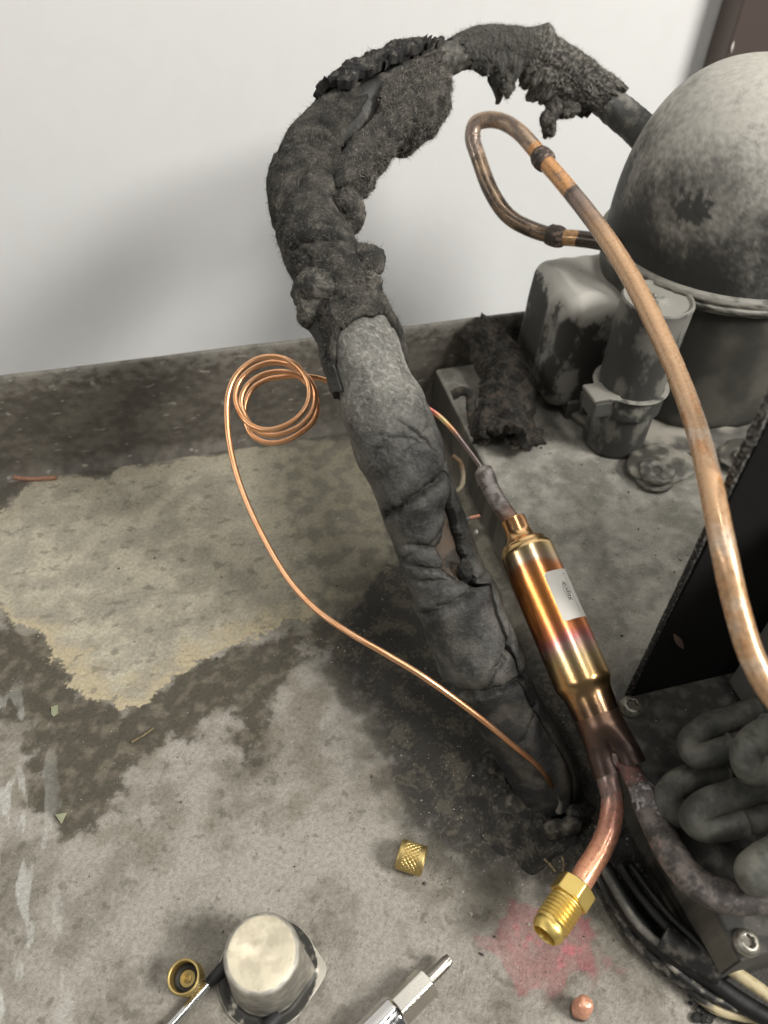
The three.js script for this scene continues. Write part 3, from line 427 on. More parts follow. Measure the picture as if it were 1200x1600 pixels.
const S = { base: hs([122.7,3.8,-134.4]), y1130: hs([112,24.5,-153.7]), fold: hs([102.8,42.8,-170]), y1015: hs([98.8,53.2,-179.4]), y967: hs([94,65.4,-189.4]), y928: hs([91.1,74.8,-197.5]), y905: hs([89.4,80.2,-202.2]), y870: hs([86.9,88,-209.8]), y850: hs([85.4,92.7,-213.9]), y805: hs([82,103.8,-222.3]), y765: hs([79.3,113.1,-230.1]), y700: hs([75.3,127.8,-242.6]), y640: hs([71.6,140.1,-255.4]), y590: hs([69.3,149.8,-266.5]), y540: hs([67.1,158.9,-278.4]), y500: hs([65.6,165.6,-289]), y470: hs([64,170.4,-297.6]), y440: hs([61.6,175.2,-306.5]), y400: hs([58.7,180.1,-321.7]), y335: hs([56.4,189.2,-345.5]), y290: hs([59.2,195.6,-362.1]), y240: hs([67.7,202.4,-382]), y180: hs([92.7,210.6,-406.2]), y130: hs([125.4,216.9,-429]), y105: hs([147,219.9,-444.1]), x735: hs([173.2,223,-459.3]), x790: hs([196.9,222.1,-465.1]), x838: hs([216.7,217.4,-464.8]), x890: hs([236.5,208.7,-457.2]), x940: hs([252.6,199.1,-442.3]), x965: hs([260,194.4,-433.6]) };
const table = (rows) => (s) => { let i = 0; while (i < rows.length - 2 && s > rows[i + 1][0]) i++; const [a, b] = [rows[i], rows[i + 1]], t = sstep(a[0], b[0], s); return a.slice(1).map((v, k) => lerp(v, b[k + 1], t)); };
lintLater.forEach(([o, g, n], i) => fibres(o, [[g, n]], 200 + i, 0.2, 1.2));
const line = thing('insulated_suction_line', 'arched suction pipe in torn black foam insulation running from pan to compressor', 'insulated pipe', [124, 0, -127]);
const foamCol = (d, x, y, z) => { const g = n3(x * 2.2, y * 2.2, z * 2.2), c = mix([0.02, 0.0195, 0.018], [0.26, 0.25, 0.22], clamp(d * 1.12)); const k = 1 + 0.16 * g; return [c[0] * k, c[1] * k, c[2] * k]; };
const furCol = (x, y, z, deep) => { const n = fbm3(x * 0.14, y * 0.14, z * 0.14, 4), f = fbm3(x * 0.9, y * 0.9, z * 0.9, 3); return mix(mix([0.024, 0.0225, 0.02], [0.075, 0.069, 0.059], sstep(-0.4, 0.4, n + 0.3 * f)), [0.23, 0.208, 0.172], sstep(0.0, 0.6, 0.8 * f + 0.4 * n) * 0.7); };
// core pipe
const coreR = table([[0, 10.5], [S.y805, 10.5], [S.y590, 10.5], [S.y290 - 8, 11.5], [S.y180 + 8, 10.8], [S.y105, 7.6], [S.x735, 7.6], [S.x838, 8], [S.x940, 9.4], [hose.L, 10]]);
add(line, 'suction_pipe', sweep(hose, { ns: 900, nt: 40, r: (s, th) => coreR(s)[0] + (s > S.y180 - 10 ? gauss(s - (S.y105 + 6), 26) * 1.0 + (1.1 + 1.6 * gauss(s - (S.y105 + 8), 22)) * fbm3(s * 0.16, Math.cos(th) * 2.4, Math.sin(th) * 2.4, 4) : 0.15 * fbm3(s * 0.2, th, 1, 2)) + (s > S.x940 ? 0.5 * Math.max(0, fbm3(s * 0.3, th * 1.2, 7, 3)) : 0), color: (s, th, p) => {
  const n = fbm3(p.x * 0.12, p.y * 0.12, p.z * 0.12, 4);
  if (s < S.y590) return mix([0.17, 0.125, 0.09], [0.06, 0.05, 0.04], sstep(0.05, 0.25, n + 0.2 * sstep(S.y870, S.y905, s)));
  if (Math.abs(s - S.y105 - 6) < 30) return furCol(p.x, p.y, p.z);
  return mix([0.05, 0.049, 0.046], [0.16, 0.15, 0.13], sstep(0.0, 0.35, n + 0.4 * fbm3(p.x, p.y, p.z, 2))); } }), M.foam);
// lower sleeve: smooth closed-cell foam with folds, a long seam and a split
const seam = table([[S.base, 44, 1], [S.fold, 44, 1.5], [S.y1015, 44, 6], [S.y967, 52, 7], [S.y928, 60, 6], [S.y905 - 3, 36, 14], [S.y870 - 4, 24, 52], [S.y850, 27, 48], [S.y805, 52, 26], [S.y765, 68, 5], [S.y640, 72, 3], [S.y540, 70, 3]]);
const sleeveR = table([[S.base - 10, 16.5], [S.base + 6, 16.6], [S.fold - 4, 16.4], [S.fold + 3, 18.6], [S.y1015, 19.6], [S.y928, 19.4], [S.y905, 17.6], [S.y870, 17.8], [S.y805, 17.6], [S.y765, 17.4], [S.y700, 19.4], [S.y640, 18.6], [S.y590, 16.2], [S.y540, 15.7], [S.y500, 14.4]]);
const folds = [ // where, slope with angle, width, depth, from angle, to angle
  [S.fold + 1, -3, 1.1, 3.6, -100, 80], [S.y1015 - 7, 12, 0.9, 1.7, -25, 70], [S.y928 + 2, 2.5, 0.9, 2.2, -60, 70], [S.y905 + 3, -7, 0.8, 1.3, -70, 5], [S.y870 - 2, -8, 0.7, 1.2, -75, 5], [S.y870 + 9, -6, 0.8, 1.6, -40, 18], [S.y805 - 8, 4, 0.6, 0.8, -80, 20], [S.y765, 5, 0.95, 3.0, -75, 75], [S.y765 + 16, 8, 0.5, 0.7, -30, 50], [S.y700 + 3, -10, 0.5, 0.5, -20, 45], [S.y700 + 8, 14, 0.45, 0.5, -50, 10], [S.y640 - 4, -26, 0.6, 1.5, 18, 44], [S.y640 + 12, 4, 0.5, 0.5, -40, 10], [S.y1130, 9, 0.6, 0.8, -10, 60]];
const wrap1 = (t) => { t = (t + Math.PI) % (2 * Math.PI); return (t < 0 ? t + 2 * Math.PI : t) - Math.PI; };
function sleeveOut(s, th) {
  const t = wrap1(th), c = Math.cos(t), n = Math.sin(t), td = t / D2R; let r = sleeveR(s)[0] + 1.5 * fbm3(s * 0.045, c * 0.9, n * 0.9, 3);
  for (const [s0, sl, w, d, a, b] of folds) { const wob = 1.6 * fbm3(s0, td * 0.05, 4, 3) * 2, x = (s - s0 - sl * t - wob) / 1.55, m = sstep(a - 14, a + 12, td) * (1 - sstep(b - 12, b + 14, td)); r -= m * d * gauss(x, w) * (x < 0 ? 1 : gauss(x, w * 2.5)); r += m * Math.min(d, 2.4) * 0.5 * gauss(Math.abs(x) - w * 3.6, w * 3); }
  const wr = ridge(s * 0.11 + 3, c * 2.2, n * 2.2, 3); r += 0.26 * (wr - 0.35);
  const cr = Math.max(0, ridge(s * 0.2, c * 3.1 + 8, n * 3.1, 2) - 0.62); r -= 0.8 * cr;
  r += 0.05 * n3(s * 1.6, c * 24, n * 24);
  const [tc, g] = seam(s); const e = Math.min(Math.abs(wrap1(t - (tc + g / 2) * D2R)), Math.abs(wrap1(t - (tc - g / 2) * D2R))); r -= 1.5 * gauss(e, 0.07) * (0.8 + 0.35 * n2(s * 0.2, 3)); r -= 2.2 * gauss(e, 0.3) * sstep(12, 36, g);
  return r;
}
const gS = sleeve(hose, {
  ends: (th) => [S.base - 8, S.y500 + 6], span: (s) => { const [c, g] = seam(s), w = g * (1 + 0.3 * n2(s * 0.14, 8) + 0.12 * n2(s * 0.6, 2)) * 0.5; return [(c + w) * D2R, (c - w) * D2R + 2 * Math.PI]; },
  ro: sleeveOut, ri: (s) => 11.4, ns: 620, nt: 210,
  color: (s, th, p, outer) => { if (!outer) return foamCol(0.02, p.x, p.y, p.z); const n = fbm3(p.x * 0.09, p.y * 0.09, p.z * 0.09, 4), f = fbm3(p.x * 0.7, p.y * 0.7, p.z * 0.7, 3), up = sstep(S.y700 - 12, S.y590, s), lo = sstep(S.y1015 + 6, S.fold - 8, s); const t = wrap1(th);
    let d = 0.13 + 0.3 * up + 0.4 * n + (0.16 + 0.26 * up) * f - 0.1 * lo; const cr = ridge(s * 0.2, Math.cos(t) * 3.1 + 8, Math.sin(t) * 3.1, 2); d += 0.35 * sstep(0.5, 0.72, cr) * (0.3 + up); d = clamp(d) * (1 - 0.4 * lo); const c = foamCol(d, p.x, p.y, p.z); return lo > 0 ? mix(c, [0.085, 0.072, 0.055], lo * 0.5 * sstep(-0.1, 0.3, n)) : c; },
});
add(line, 'foam_sleeve', gS, M.foam);
// flap of torn foam at the split
add(line, 'torn_flap', lump([94.5,91.3,-196.3], [3.6, 8, 3], 41, 0.35, 0.2, 44, (x, y, z) => foamCol(0.08 + 0.3 * fbm3(x, y, z, 2), x, y, z)), M.foam);

// upper sleeve: the same foam with a felt of dust and fibre
const upR = table([[S.y590, 17.8], [S.y540, 18.6], [S.y500, 18.2], [S.y470, 16.4], [S.y440, 18.2], [S.y400, 18.6], [S.y335 - 6, 17.4], [S.y335, 16.6], [S.y290, 17.2], [S.y240, 16.8], [S.y180 - 5, 15.6], [S.y180 + 20, 14.8]]);
const upFolds = [[S.y500 + 4, 2, 1.2, 1.6, -60, 70], [S.y440 + 12, -6, 1.6, 2.6, -50, 40], [S.y400 - 2, 5, 1.0, 1.0, -20, 60], [S.y290 + 16, 7, 1.2, 1.6, -70, 40], [S.y240 + 2, -5, 1.4, 1.6, -30, 60]];
function upOut(s, th) {
  const t = wrap1(th), c = Math.cos(t), n = Math.sin(t), td = t / D2R; let r = upR(s)[0] + 1.0 * fbm3(s * 0.06 + 9, c * 1.2, n * 1.2, 3);
  for (const [s0, sl, w, d, a, b] of upFolds) { const x = s - s0 - sl * t - 3.5 * fbm3(s0, td * 0.05, 2, 3), m = sstep(a - 14, a + 12, td) * (1 - sstep(b - 12, b + 14, td)); r -= m * d * gauss(x, w); r += m * Math.min(d, 3.4) * 0.4 * gauss(Math.abs(x) - w * 2.6, w * 2); }
  r += 0.3 * fbm3(s * 0.25, c * 5, n * 5, 3) + 0.42 * fbm3(s * 0.9, c * 15, n * 15, 3) + 0.35 * n3(s * 2.4, c * 36, n * 36);
  if (s < S.y500) r += 1.2 * sstep(S.y500, S.y540, s); return r;
}
const loEdge = (t) => (Math.cos(t) > -0.2 ? lerp(S.y590 + 2, S.y540 + 6, sstep(-0.2, 0.9, Math.cos(t - 0.35))) : S.y590 + 2);
const ringLo = (t) => lerp(S.y335 - 5, S.y290 - 1, sstep(-1.1, 0.9, t) * sstep(3, 2, t));
const rolls = [ // lower edge, upper edge, extra radius, roundness of the edges in mm
  [(t) => loEdge(t), () => S.y470 - 3, 0.2, 2.2], [() => S.y500 + 2, () => S.y440 + 8, -1.6, 4], [(t) => S.y440 + 3 - 4 * sstep(0, 1, t), (t) => ringLo(t) + 3, -0.2, 6],
  [ringLo, () => S.y290 + 9, 1.5, 4], [(t) => S.y290 + 4 + 2.5 * Math.sin(t * 1.3), (t) => lerp(S.y180 + 4, S.y290 + 15, sstep(-0.35, 1.0, t) * sstep(2.8, 2.2, t)), 0.2, 4.5]];
const gU = rolls.map(([lo, hi, dR, soft], k) => {
  const ends = (th) => { const t = wrap1(th); return [lo(t) + 1.3 * n2(t * 5, k * 3 + 0.5) + 0.7 * n2(t * 14, k), hi(t) + 2 * n2(t * 4, k * 5 + 0.3) + (k === 4 ? 4 : 1) * n2(t * 11, k + 0.7)]; };
  const g = sleeve(hose, { ends, span: () => [-Math.PI, Math.PI], ro: (s, th) => { const [a, b] = ends(th), e = Math.sqrt(clamp(Math.min(s - a, b - s) / soft)); return lerp(k ? 12.6 : 16.6, upOut(s, th) - 1.0 + dR + 0.9 * fbm3(s * 0.07 + k * 5, Math.cos(th) * 1.3, Math.sin(th) * 1.3, 2), 0.03 + 0.97 * e); }, ri: () => (k ? 12.1 : 14.2), ns: 210, nt: 190, color: (s, th, p, outer) => (outer ? furCol(p.x, p.y, p.z) : [0.02, 0.02, 0.019]) });
  add(line, 'felted_sleeve', g, M.fuzz); return g;
});
// strip of the older layer showing at the left, under the felt
add(line, 'torn_strip', sleeve(hose, { ends: (th) => [S.y590 - 3 + 3 * n2(th * 3, 1), S.y500 + 12 + 4 * n2(th * 4, 6)], span: () => [-135 * D2R, -58 * D2R], ro: (s, th) => 19.6 - 2.2 * sstep(-1.4, -1.0, th) + 1.6 * fbm3(s * 0.1, th * 2, 5, 3), ri: () => 15, ns: 90, nt: 60, color: (s, th, p) => foamCol(0.1 * fbm3(p.x * 0.6, p.y * 0.6, p.z * 0.6, 3) + 0.02, p.x, p.y, p.z) }), M.foam);
const tuft = (c, r, seed, amp = 0.3) => add(line, 'insulation_tuft', lump(c, r.map((v) => v * 1.08), seed, amp * 0.75, 0.13, 110, (x, y, z) => furCol(x, y, z)), M.fuzz);
const tufts = [tuft([74.5,192.5,-336.5], [6.5, 10, 7.5], 51, 0.3), tuft([75.6,183.5,-305.5], [8, 7.5, 6.5], 53, 0.38), tuft([51.5,175.8,-298.1], [9.6, 10, 8.5], 55, 0.34), tuft([46.3,169.6,-292.9], [5, 6.5, 6], 57, 0.3), tuft([72.3,178.3,-291.8], [6, 8, 5], 59, 0.45)];
// pad of torn insulation hanging below the pipe
const padEnds = (th) => [lerp(S.y180 + 4, S.y290 - 8, sstep(0.15, 1.2, th)) + 4 * n2(th * 4, 3), S.y105 - 3 - 10 * sstep(0.6, 1.7, th) + 5 * n2(th * 5, 9)];
const padSpan = (s) => [lerp(14, -28, sstep(S.y180 - 4, S.y180 + 24, s)) * D2R, 112 * D2R];
const padGeo = sleeve(hose, {
  ends: padEnds, span: padSpan,
  ro: (s, th) => { const k = sstep(-0.5, 0.9, th), u = (s - S.y290) / (S.y105 - S.y290), notch = 6 * gauss(u - 0.52, 0.05) * sstep(0.5, 1.2, th), [ea, eb] = padEnds(th), e = Math.sqrt(clamp(Math.min(s - ea, eb - s) / 11)) * Math.sqrt(clamp(Math.min(th - padSpan(s)[0], 1.955 - th) / 0.3));
    const inner = 11 + 5.2 * (1 - sstep(S.y180 + 2, S.y180 + 30, s)), full = lerp(14, 30.5, k) * (1 - 0.34 * sstep(0.72, 1, u)) - notch + 4 * fbm3(s * 0.06, th * 1.6, 3, 3) + 2.4 * fbm3(s * 0.2, th * 5, 8, 3) + 1.2 * fbm3(s * 0.7, th * 18, 1, 3); return lerp(inner + 1.2, full, e); },
  ri: (s, th) => 11 + 5.2 * (1 - sstep(S.y180 + 2, S.y180 + 30, s)), ns: 300, nt: 150, color: (s, th, p, outer) => (outer ? furCol(p.x, p.y, p.z) : [0.025, 0.024, 0.022]),
});
add(line, 'torn_pad', padGeo, M.fuzz);
// dark curled scraps along the top
const scraps = [[S.y180 - 6, S.y180 + 26, -165, -42, 21, 61], [S.y180 + 22, S.y130 + 4, -150, -40, 20, 63], [S.y130 - 4, S.y105 - 8, -140, -45, 17.5, 65], [S.y105 - 14, S.y105 + 8, -130, -60, 11.5, 67]].map(([a, b, t0, t1, R, sd]) => {
  const g = sleeve(hose, { ends: (th) => [a + 6 * n2(th * 5 + sd, 1), b + 7 * n2(th * 6, sd)], span: (s) => [(t0 + 16 * n2(s * 0.12, sd)) * D2R, (t1 + 12 * n2(s * 0.13, sd + 3)) * D2R], ro: (s, th) => R + 4 * fbm3(s * 0.1, th * 1.8, sd, 3) + 2 * fbm3(s * 0.3, th * 5, sd + 3, 3), ri: (s, th) => R - 4.5 + 3 * fbm3(s * 0.1, th * 1.8, sd, 3), ns: 90, nt: 80, color: (s, th, p) => { const k = sstep(0.1, 0.4, ridge(p.x * 0.12, p.y * 0.12, p.z * 0.12, 3) - 0.3); return mix([0.022, 0.021, 0.021], [0.17, 0.155, 0.13], k * (0.3 + 0.7 * sstep(0, 0.3, fbm3(p.x * 0.7, p.y * 0.7, p.z * 0.7, 3)))); } });
  add(line, 'curled_scrap', g, M.fuzz); return g; });
// ragged sleeve near the compressor, with hanging tatters
const hang = table([[S.x735, 0], [S.x735 + 10, 6], [S.x790 - 6, 15], [S.x790 + 6, 13], [S.x790 + 12, 3], [S.x838 - 4, 8], [S.x838 + 10, 12], [S.x890 - 6, 11], [S.x890 + 12, 5], [S.x940, 3], [S.x965, 2]]);
const farGeo = sleeve(hose, {
  ends: (th) => [S.x735 - 12 + 6 * n2(th * 2, 4) + 3 * n2(th * 7, 2) + 6 * sstep(0, 1, th), S.x965 - 6 - 8 * sstep(0.2, 1.2, th) + 5 * n2(th * 4, 2) + 3 * n2(th * 12, 5)], span: (s) => [-172 * D2R, (88 + 24 * n2(s * 0.13, 4) + 4 * n2(s * 0.3, 8)) * D2R],
  ro: (s, th) => { const t = th / D2R, u = sstep(8, 100, t), top = gauss(t + 95, 60); return 10.6 - 1.8 * sstep(S.x735 + 8, S.x735 - 12, s) + 1.6 * sstep(S.x790, S.x838, s) * top + 4.2 * gauss(s - S.x838, 5) * gauss(t + 80, 34) + hang(s)[0] * u * (1 + 0.5 * n2(s * 0.2, t * 0.03)) + 1.8 * fbm3(s * 0.12, th * 2, 6, 3) + (s > S.x838 - 8 ? 1.3 : 0.5) * fbm3(s * 0.5, th * 9, 2, 4); },
  ri: (s, th) => { const t = th / D2R; return 8.4 + Math.max(0, hang(s)[0] - 2.5) * sstep(14, 100, t); }, ns: 300, nt: 170,
  color: (s, th, p, outer) => { if (!outer) return [0.03, 0.029, 0.028]; const fuzzy = sstep(S.x838 - 14, S.x838 + 4, s + 10 * fbm3(p.x * 0.1, p.y * 0.1, p.z * 0.1, 2)), str = fbm3(s * 0.9, th * 1.6, 3, 3); const a = foamCol(0.26 + 0.5 * str + 0.2 * fbm3(p.x * 0.6, p.y * 0.6, p.z * 0.6, 2), p.x, p.y, p.z), b = mix([0.06, 0.057, 0.052], [0.3, 0.28, 0.245], sstep(-0.25, 0.4, fbm3(s * 0.5, th * 4, 9, 4) + 0.5 * str)); return mix(a, b, fuzzy); },
});
add(line, 'ragged_sleeve', farGeo, M.fuzz);
const hangers = [tuft([218.2,187.4,-436.6], [5, 6.5, 5], 71, 0.75), tuft([223,193.8,-442.1], [4.4, 6.5, 4], 73, 0.75), tuft([230.9,193.7,-441.1], [8, 4.2, 4.5], 75, 0.75), tuft([193.7,205.9,-448.5], [4, 6, 3], 77, 0.85)];
// loose fibres standing off the felt: uncountable
{
  const tw = [...tufts, ...hangers].map((m) => [m.geometry, 500]);
  fibres(line, [...gU.map((q, k) => [q, [3600, 1400, 4200, 3000, 5200][k]]), [farGeo, 12000], ...scraps.map((q) => [q, 700]), ...tw], 99, 0.36);
  fibres(line, [[padGeo, 15000]], 98, 0.62, 1.2);
}

// ---------------------------------------------------------------- discharge pipe: compressor, loop, condenser
{
  const p = new Path([[240.7,143.6,-367.9],[233.5,142.3,-377.6],[225.3,140.8,-385.8],[214.8,138.7,-395.6],[203.1,139.5,-405.7],[192.4,143.2,-417.3],[185.4,152.4,-432.2],[181.4,166.9,-450.4],[179.7,175.9,-459.1],[182.4,182.1,-462.1],[188.8,184.6,-460],[196,185.1,-453.9],[201.9,183.4,-439.9],[207.9,176.8,-416.1],[211.6,171.6,-384],[211.9,167.3,-341.8],[207.1,165.1,-298.9],[196.1,163.7,-246.6],[177.7,168.6,-194.3],[155.8,177.8,-150.5],[147.9,171.9,-125.5],[147.6,160.9,-110.8],[148.5,151.6,-97.5],[151,146.1,-86.3],[156.4,142.9,-76.8]], EYE, 'centripetal', 1400);
  const a = p.near([214.8,138.7,-395.6]), b = p.near([207.9,176.8,-416.1]), top = p.near([188.8,184.6,-460]), low = p.near([181.4,166.9,-450.4]), c1 = p.near([212,171.3,-382]), c2 = p.near([210.8,165.6,-323.8]), c3 = p.near([177.7,168.6,-194.3]), kink = p.near([188.6,164.8,-223]);
  const o = thing('discharge_pipe', 'long tarnished copper pipe looping from the compressor down past the black panel', 'copper pipe', [233.5,142.3,-377.6]);
  const R0 = 4.75, ORANGE = [0.62, 0.32, 0.14], TAN = [0.56, 0.35, 0.2], GREY = [0.23, 0.17, 0.14], DARK = [0.07, 0.055, 0.045], PALE = [0.6, 0.47, 0.36];
  add(o, 'pipe', sweep(p, { ns: 1100, nt: 40, r: (s, th) => R0 - 0.8 * sstep(c2, c3 + 60, s) + 0.1 * fbm3(s * 0.08, Math.cos(th), Math.sin(th), 2) - 0.25 * gauss(s - kink, 5) * Math.max(0, Math.sin(th)) + 0.5 * gauss(s - low - 12, 1.2) * Math.max(0, Math.cos(th - 1)), color: (s, th, q) => {
    const n = fbm3(q.x * 0.09, q.y * 0.09, q.z * 0.09, 4), f = fbm3(s * 0.1, Math.cos(th) * 1.4, Math.sin(th) * 1.4, 4), sp = n3(q.x * 0.9, q.y * 0.9, q.z * 0.9), w = 5 * n; let c;
    if (s + w < a - 14) c = DARK; else if (s + 0.6 * w < a - 4) c = [0.5, 0.3, 0.15];
    else if (s < low) c = mix([0.1, 0.075, 0.06], [0.3, 0.21, 0.14], sstep(-0.3, 0.4, n + f)); else if (s < b - 10) c = mix([0.26, 0.2, 0.165], [0.46, 0.33, 0.23], sstep(-0.1, 0.3, n + 0.5 * f + 0.006 * (s - top)));
    else if (s + w < c1) c = mix(ORANGE, GREY, sstep(0.12, 0.35, f) * 0.6); else { c = mix(GREY, TAN, sstep(c1 + 14, c2, s + 9 * f + 8 * n)); c = mix(c, [0.05, 0.04, 0.035], gauss(s + w - c1 - 2.5, 3) * 0.75); const dirt = sstep(0.2, 0.4, f) * 0.4; c = mix(c, [0.4, 0.23, 0.11], dirt); c = mix(c, PALE, sstep(c3 - 12, c3 + 16, s) * sstep(0.0, 0.3, n + 0.3 * f) * 0.75); const worn = sstep(0.17, 0.22, fbm3(s * 0.045 + 4, Math.cos(th) * 1.1 + 6, Math.sin(th) * 1.1, 3)) * sstep(c3 - 20, c3, s); c = mix(c, [0.52, 0.25, 0.1], worn * 0.7); }
    const spot = sstep(0.72, 0.8, sp); c = mix(c, [0.2, 0.12, 0.07], spot * 0.5); const k = 1 + 0.14 * f; return [c[0] * k, c[1] * k, c[2] * k]; } }), M.copper);
  for (const [s, w, r] of [[a, 5.5, 6.5], [b, 5.5, 6.4]]) add(o, 'brazed_joint', sweep(p, { s0: s - w, s1: s + w, ns: 40, nt: 48, r: (q, th) => { const u = (q - s) / w; return R0 + 0.2 + (r - R0) * Math.pow(Math.max(0, 1 - u * u), 0.6) * (0.85 + 0.5 * fbm3(q * 0.2, Math.cos(th) * 1.5, Math.sin(th) * 1.5, 3)) + 0.8 * gauss(u - 0.5, 0.2) * gauss(th - 1, 0.5); }, color: (q, th, v) => mix([0.075, 0.062, 0.055], [0.28, 0.2, 0.16], sstep(0, 0.35, fbm3(v.x * 0.4, v.y * 0.4, v.z * 0.4, 3))) }), M.dull);
}

// ---------------------------------------------------------------- capillary tube
{
  const p = new Path([[126.2,-2.7,-120.4],[122.2,9.7,-122.9],[117.5,21,-125.9],[111.5,31,-129.4],[100.1,44.4,-135.2],[85.3,60,-144.2],[64.7,75.4,-159.2],[51.2,80,-171],[38.8,82.2,-183],[27.7,83.6,-196.7],[18.9,87.3,-212.1],[11.1,95.1,-233.2],[5.6,104.6,-254],[3.4,114,-270.7],[3.9,122.3,-284],[6.7,130.4,-295],[12,136.1,-301.1],[20.4,140.1,-304.5],[28,141.7,-304.1],[35.7,141.1,-301.2],[41.5,138.3,-295],[43.8,133.4,-287.6],[41.5,128.3,-281.3],[35.1,124.1,-277.1],[26.6,121,-276.2],[19.3,119.7,-278.4],[13.5,120.4,-283.7],[10.2,123.2,-290.7],[9.9,126.7,-297.6],[13.2,130.4,-303.7],[20.8,134.3,-307.1],[29.5,136.4,-306.9],[37.4,135.7,-303.9],[44,132.5,-298.6],[47.2,127.5,-292.3],[45.3,121.7,-286.6],[39.6,116.7,-282.8],[31.6,112.7,-282.3],[23.6,110.8,-284],[16.9,111.5,-288.2],[13.2,115.2,-294.8],[12.4,120.1,-301.8],[16,124.3,-306.8],[22.9,127.4,-309.5],[30.9,129.1,-309.1],[38.9,128.8,-306.5],[45.3,125.3,-300.9],[48.2,119.5,-292.4],[45.3,113.9,-287.1],[38.1,108.7,-285.1],[28.7,104.8,-285.1],[20.8,103.7,-287.7],[14.7,105.5,-292.9],[13,110.1,-299.8],[14.7,115.4,-306.5],[19.6,119.7,-311.2],[27.1,122.2,-313.2],[34.1,123.2,-312.3],[41.9,123.8,-310.8],[48.6,123.6,-308.6],[55.6,122,-306.4],[63.1,120.1,-303.7],[72.3,116.9,-300.6],[82.9,114.5,-296.5],[92.9,113,-293.5],[100.6,111.4,-289.6],[106.8,109.7,-283],[112.2,106.7,-273.7],[116.6,102.6,-263.5],[120.6,98.9,-250.9],[121.2,97.3,-247.4]], EYE, 'centripetal', 2600);
  const hot = p.near([106.8,109.7,-283]), mid = p.near([112.2,106.7,-273.7]), hole = p.near([117.5,21,-125.9]);
  single('capillary_tube', 'thin bright copper tube coiled into loose loops left of the insulated pipe', 'copper tube', sweep(p, { ns: 1900, nt: 16, r: 1.32, color: (s, th, q) => {
    const n = fbm3(q.x * 0.12, q.y * 0.12, q.z * 0.12, 3); let c = mix([0.88, 0.5, 0.28], [0.82, 0.43, 0.22], sstep(-0.2, 0.3, n));
    c = mix([0.25, 0.14, 0.09], c, sstep(hole - 22, hole + 22, s)); if (s > hot - 30) { c = mix(c, [0.62, 0.16, 0.17], gauss(s - hot + 6, 9) * 0.9); c = mix(c, [0.75, 0.62, 0.3], gauss(s - hot - 5, 3)); c = mix(c, [0.25, 0.2, 0.19], sstep(mid - 4, mid + 8, s)); } return c; } }), M.tube, [122.2,9.7,-122.9]);
}

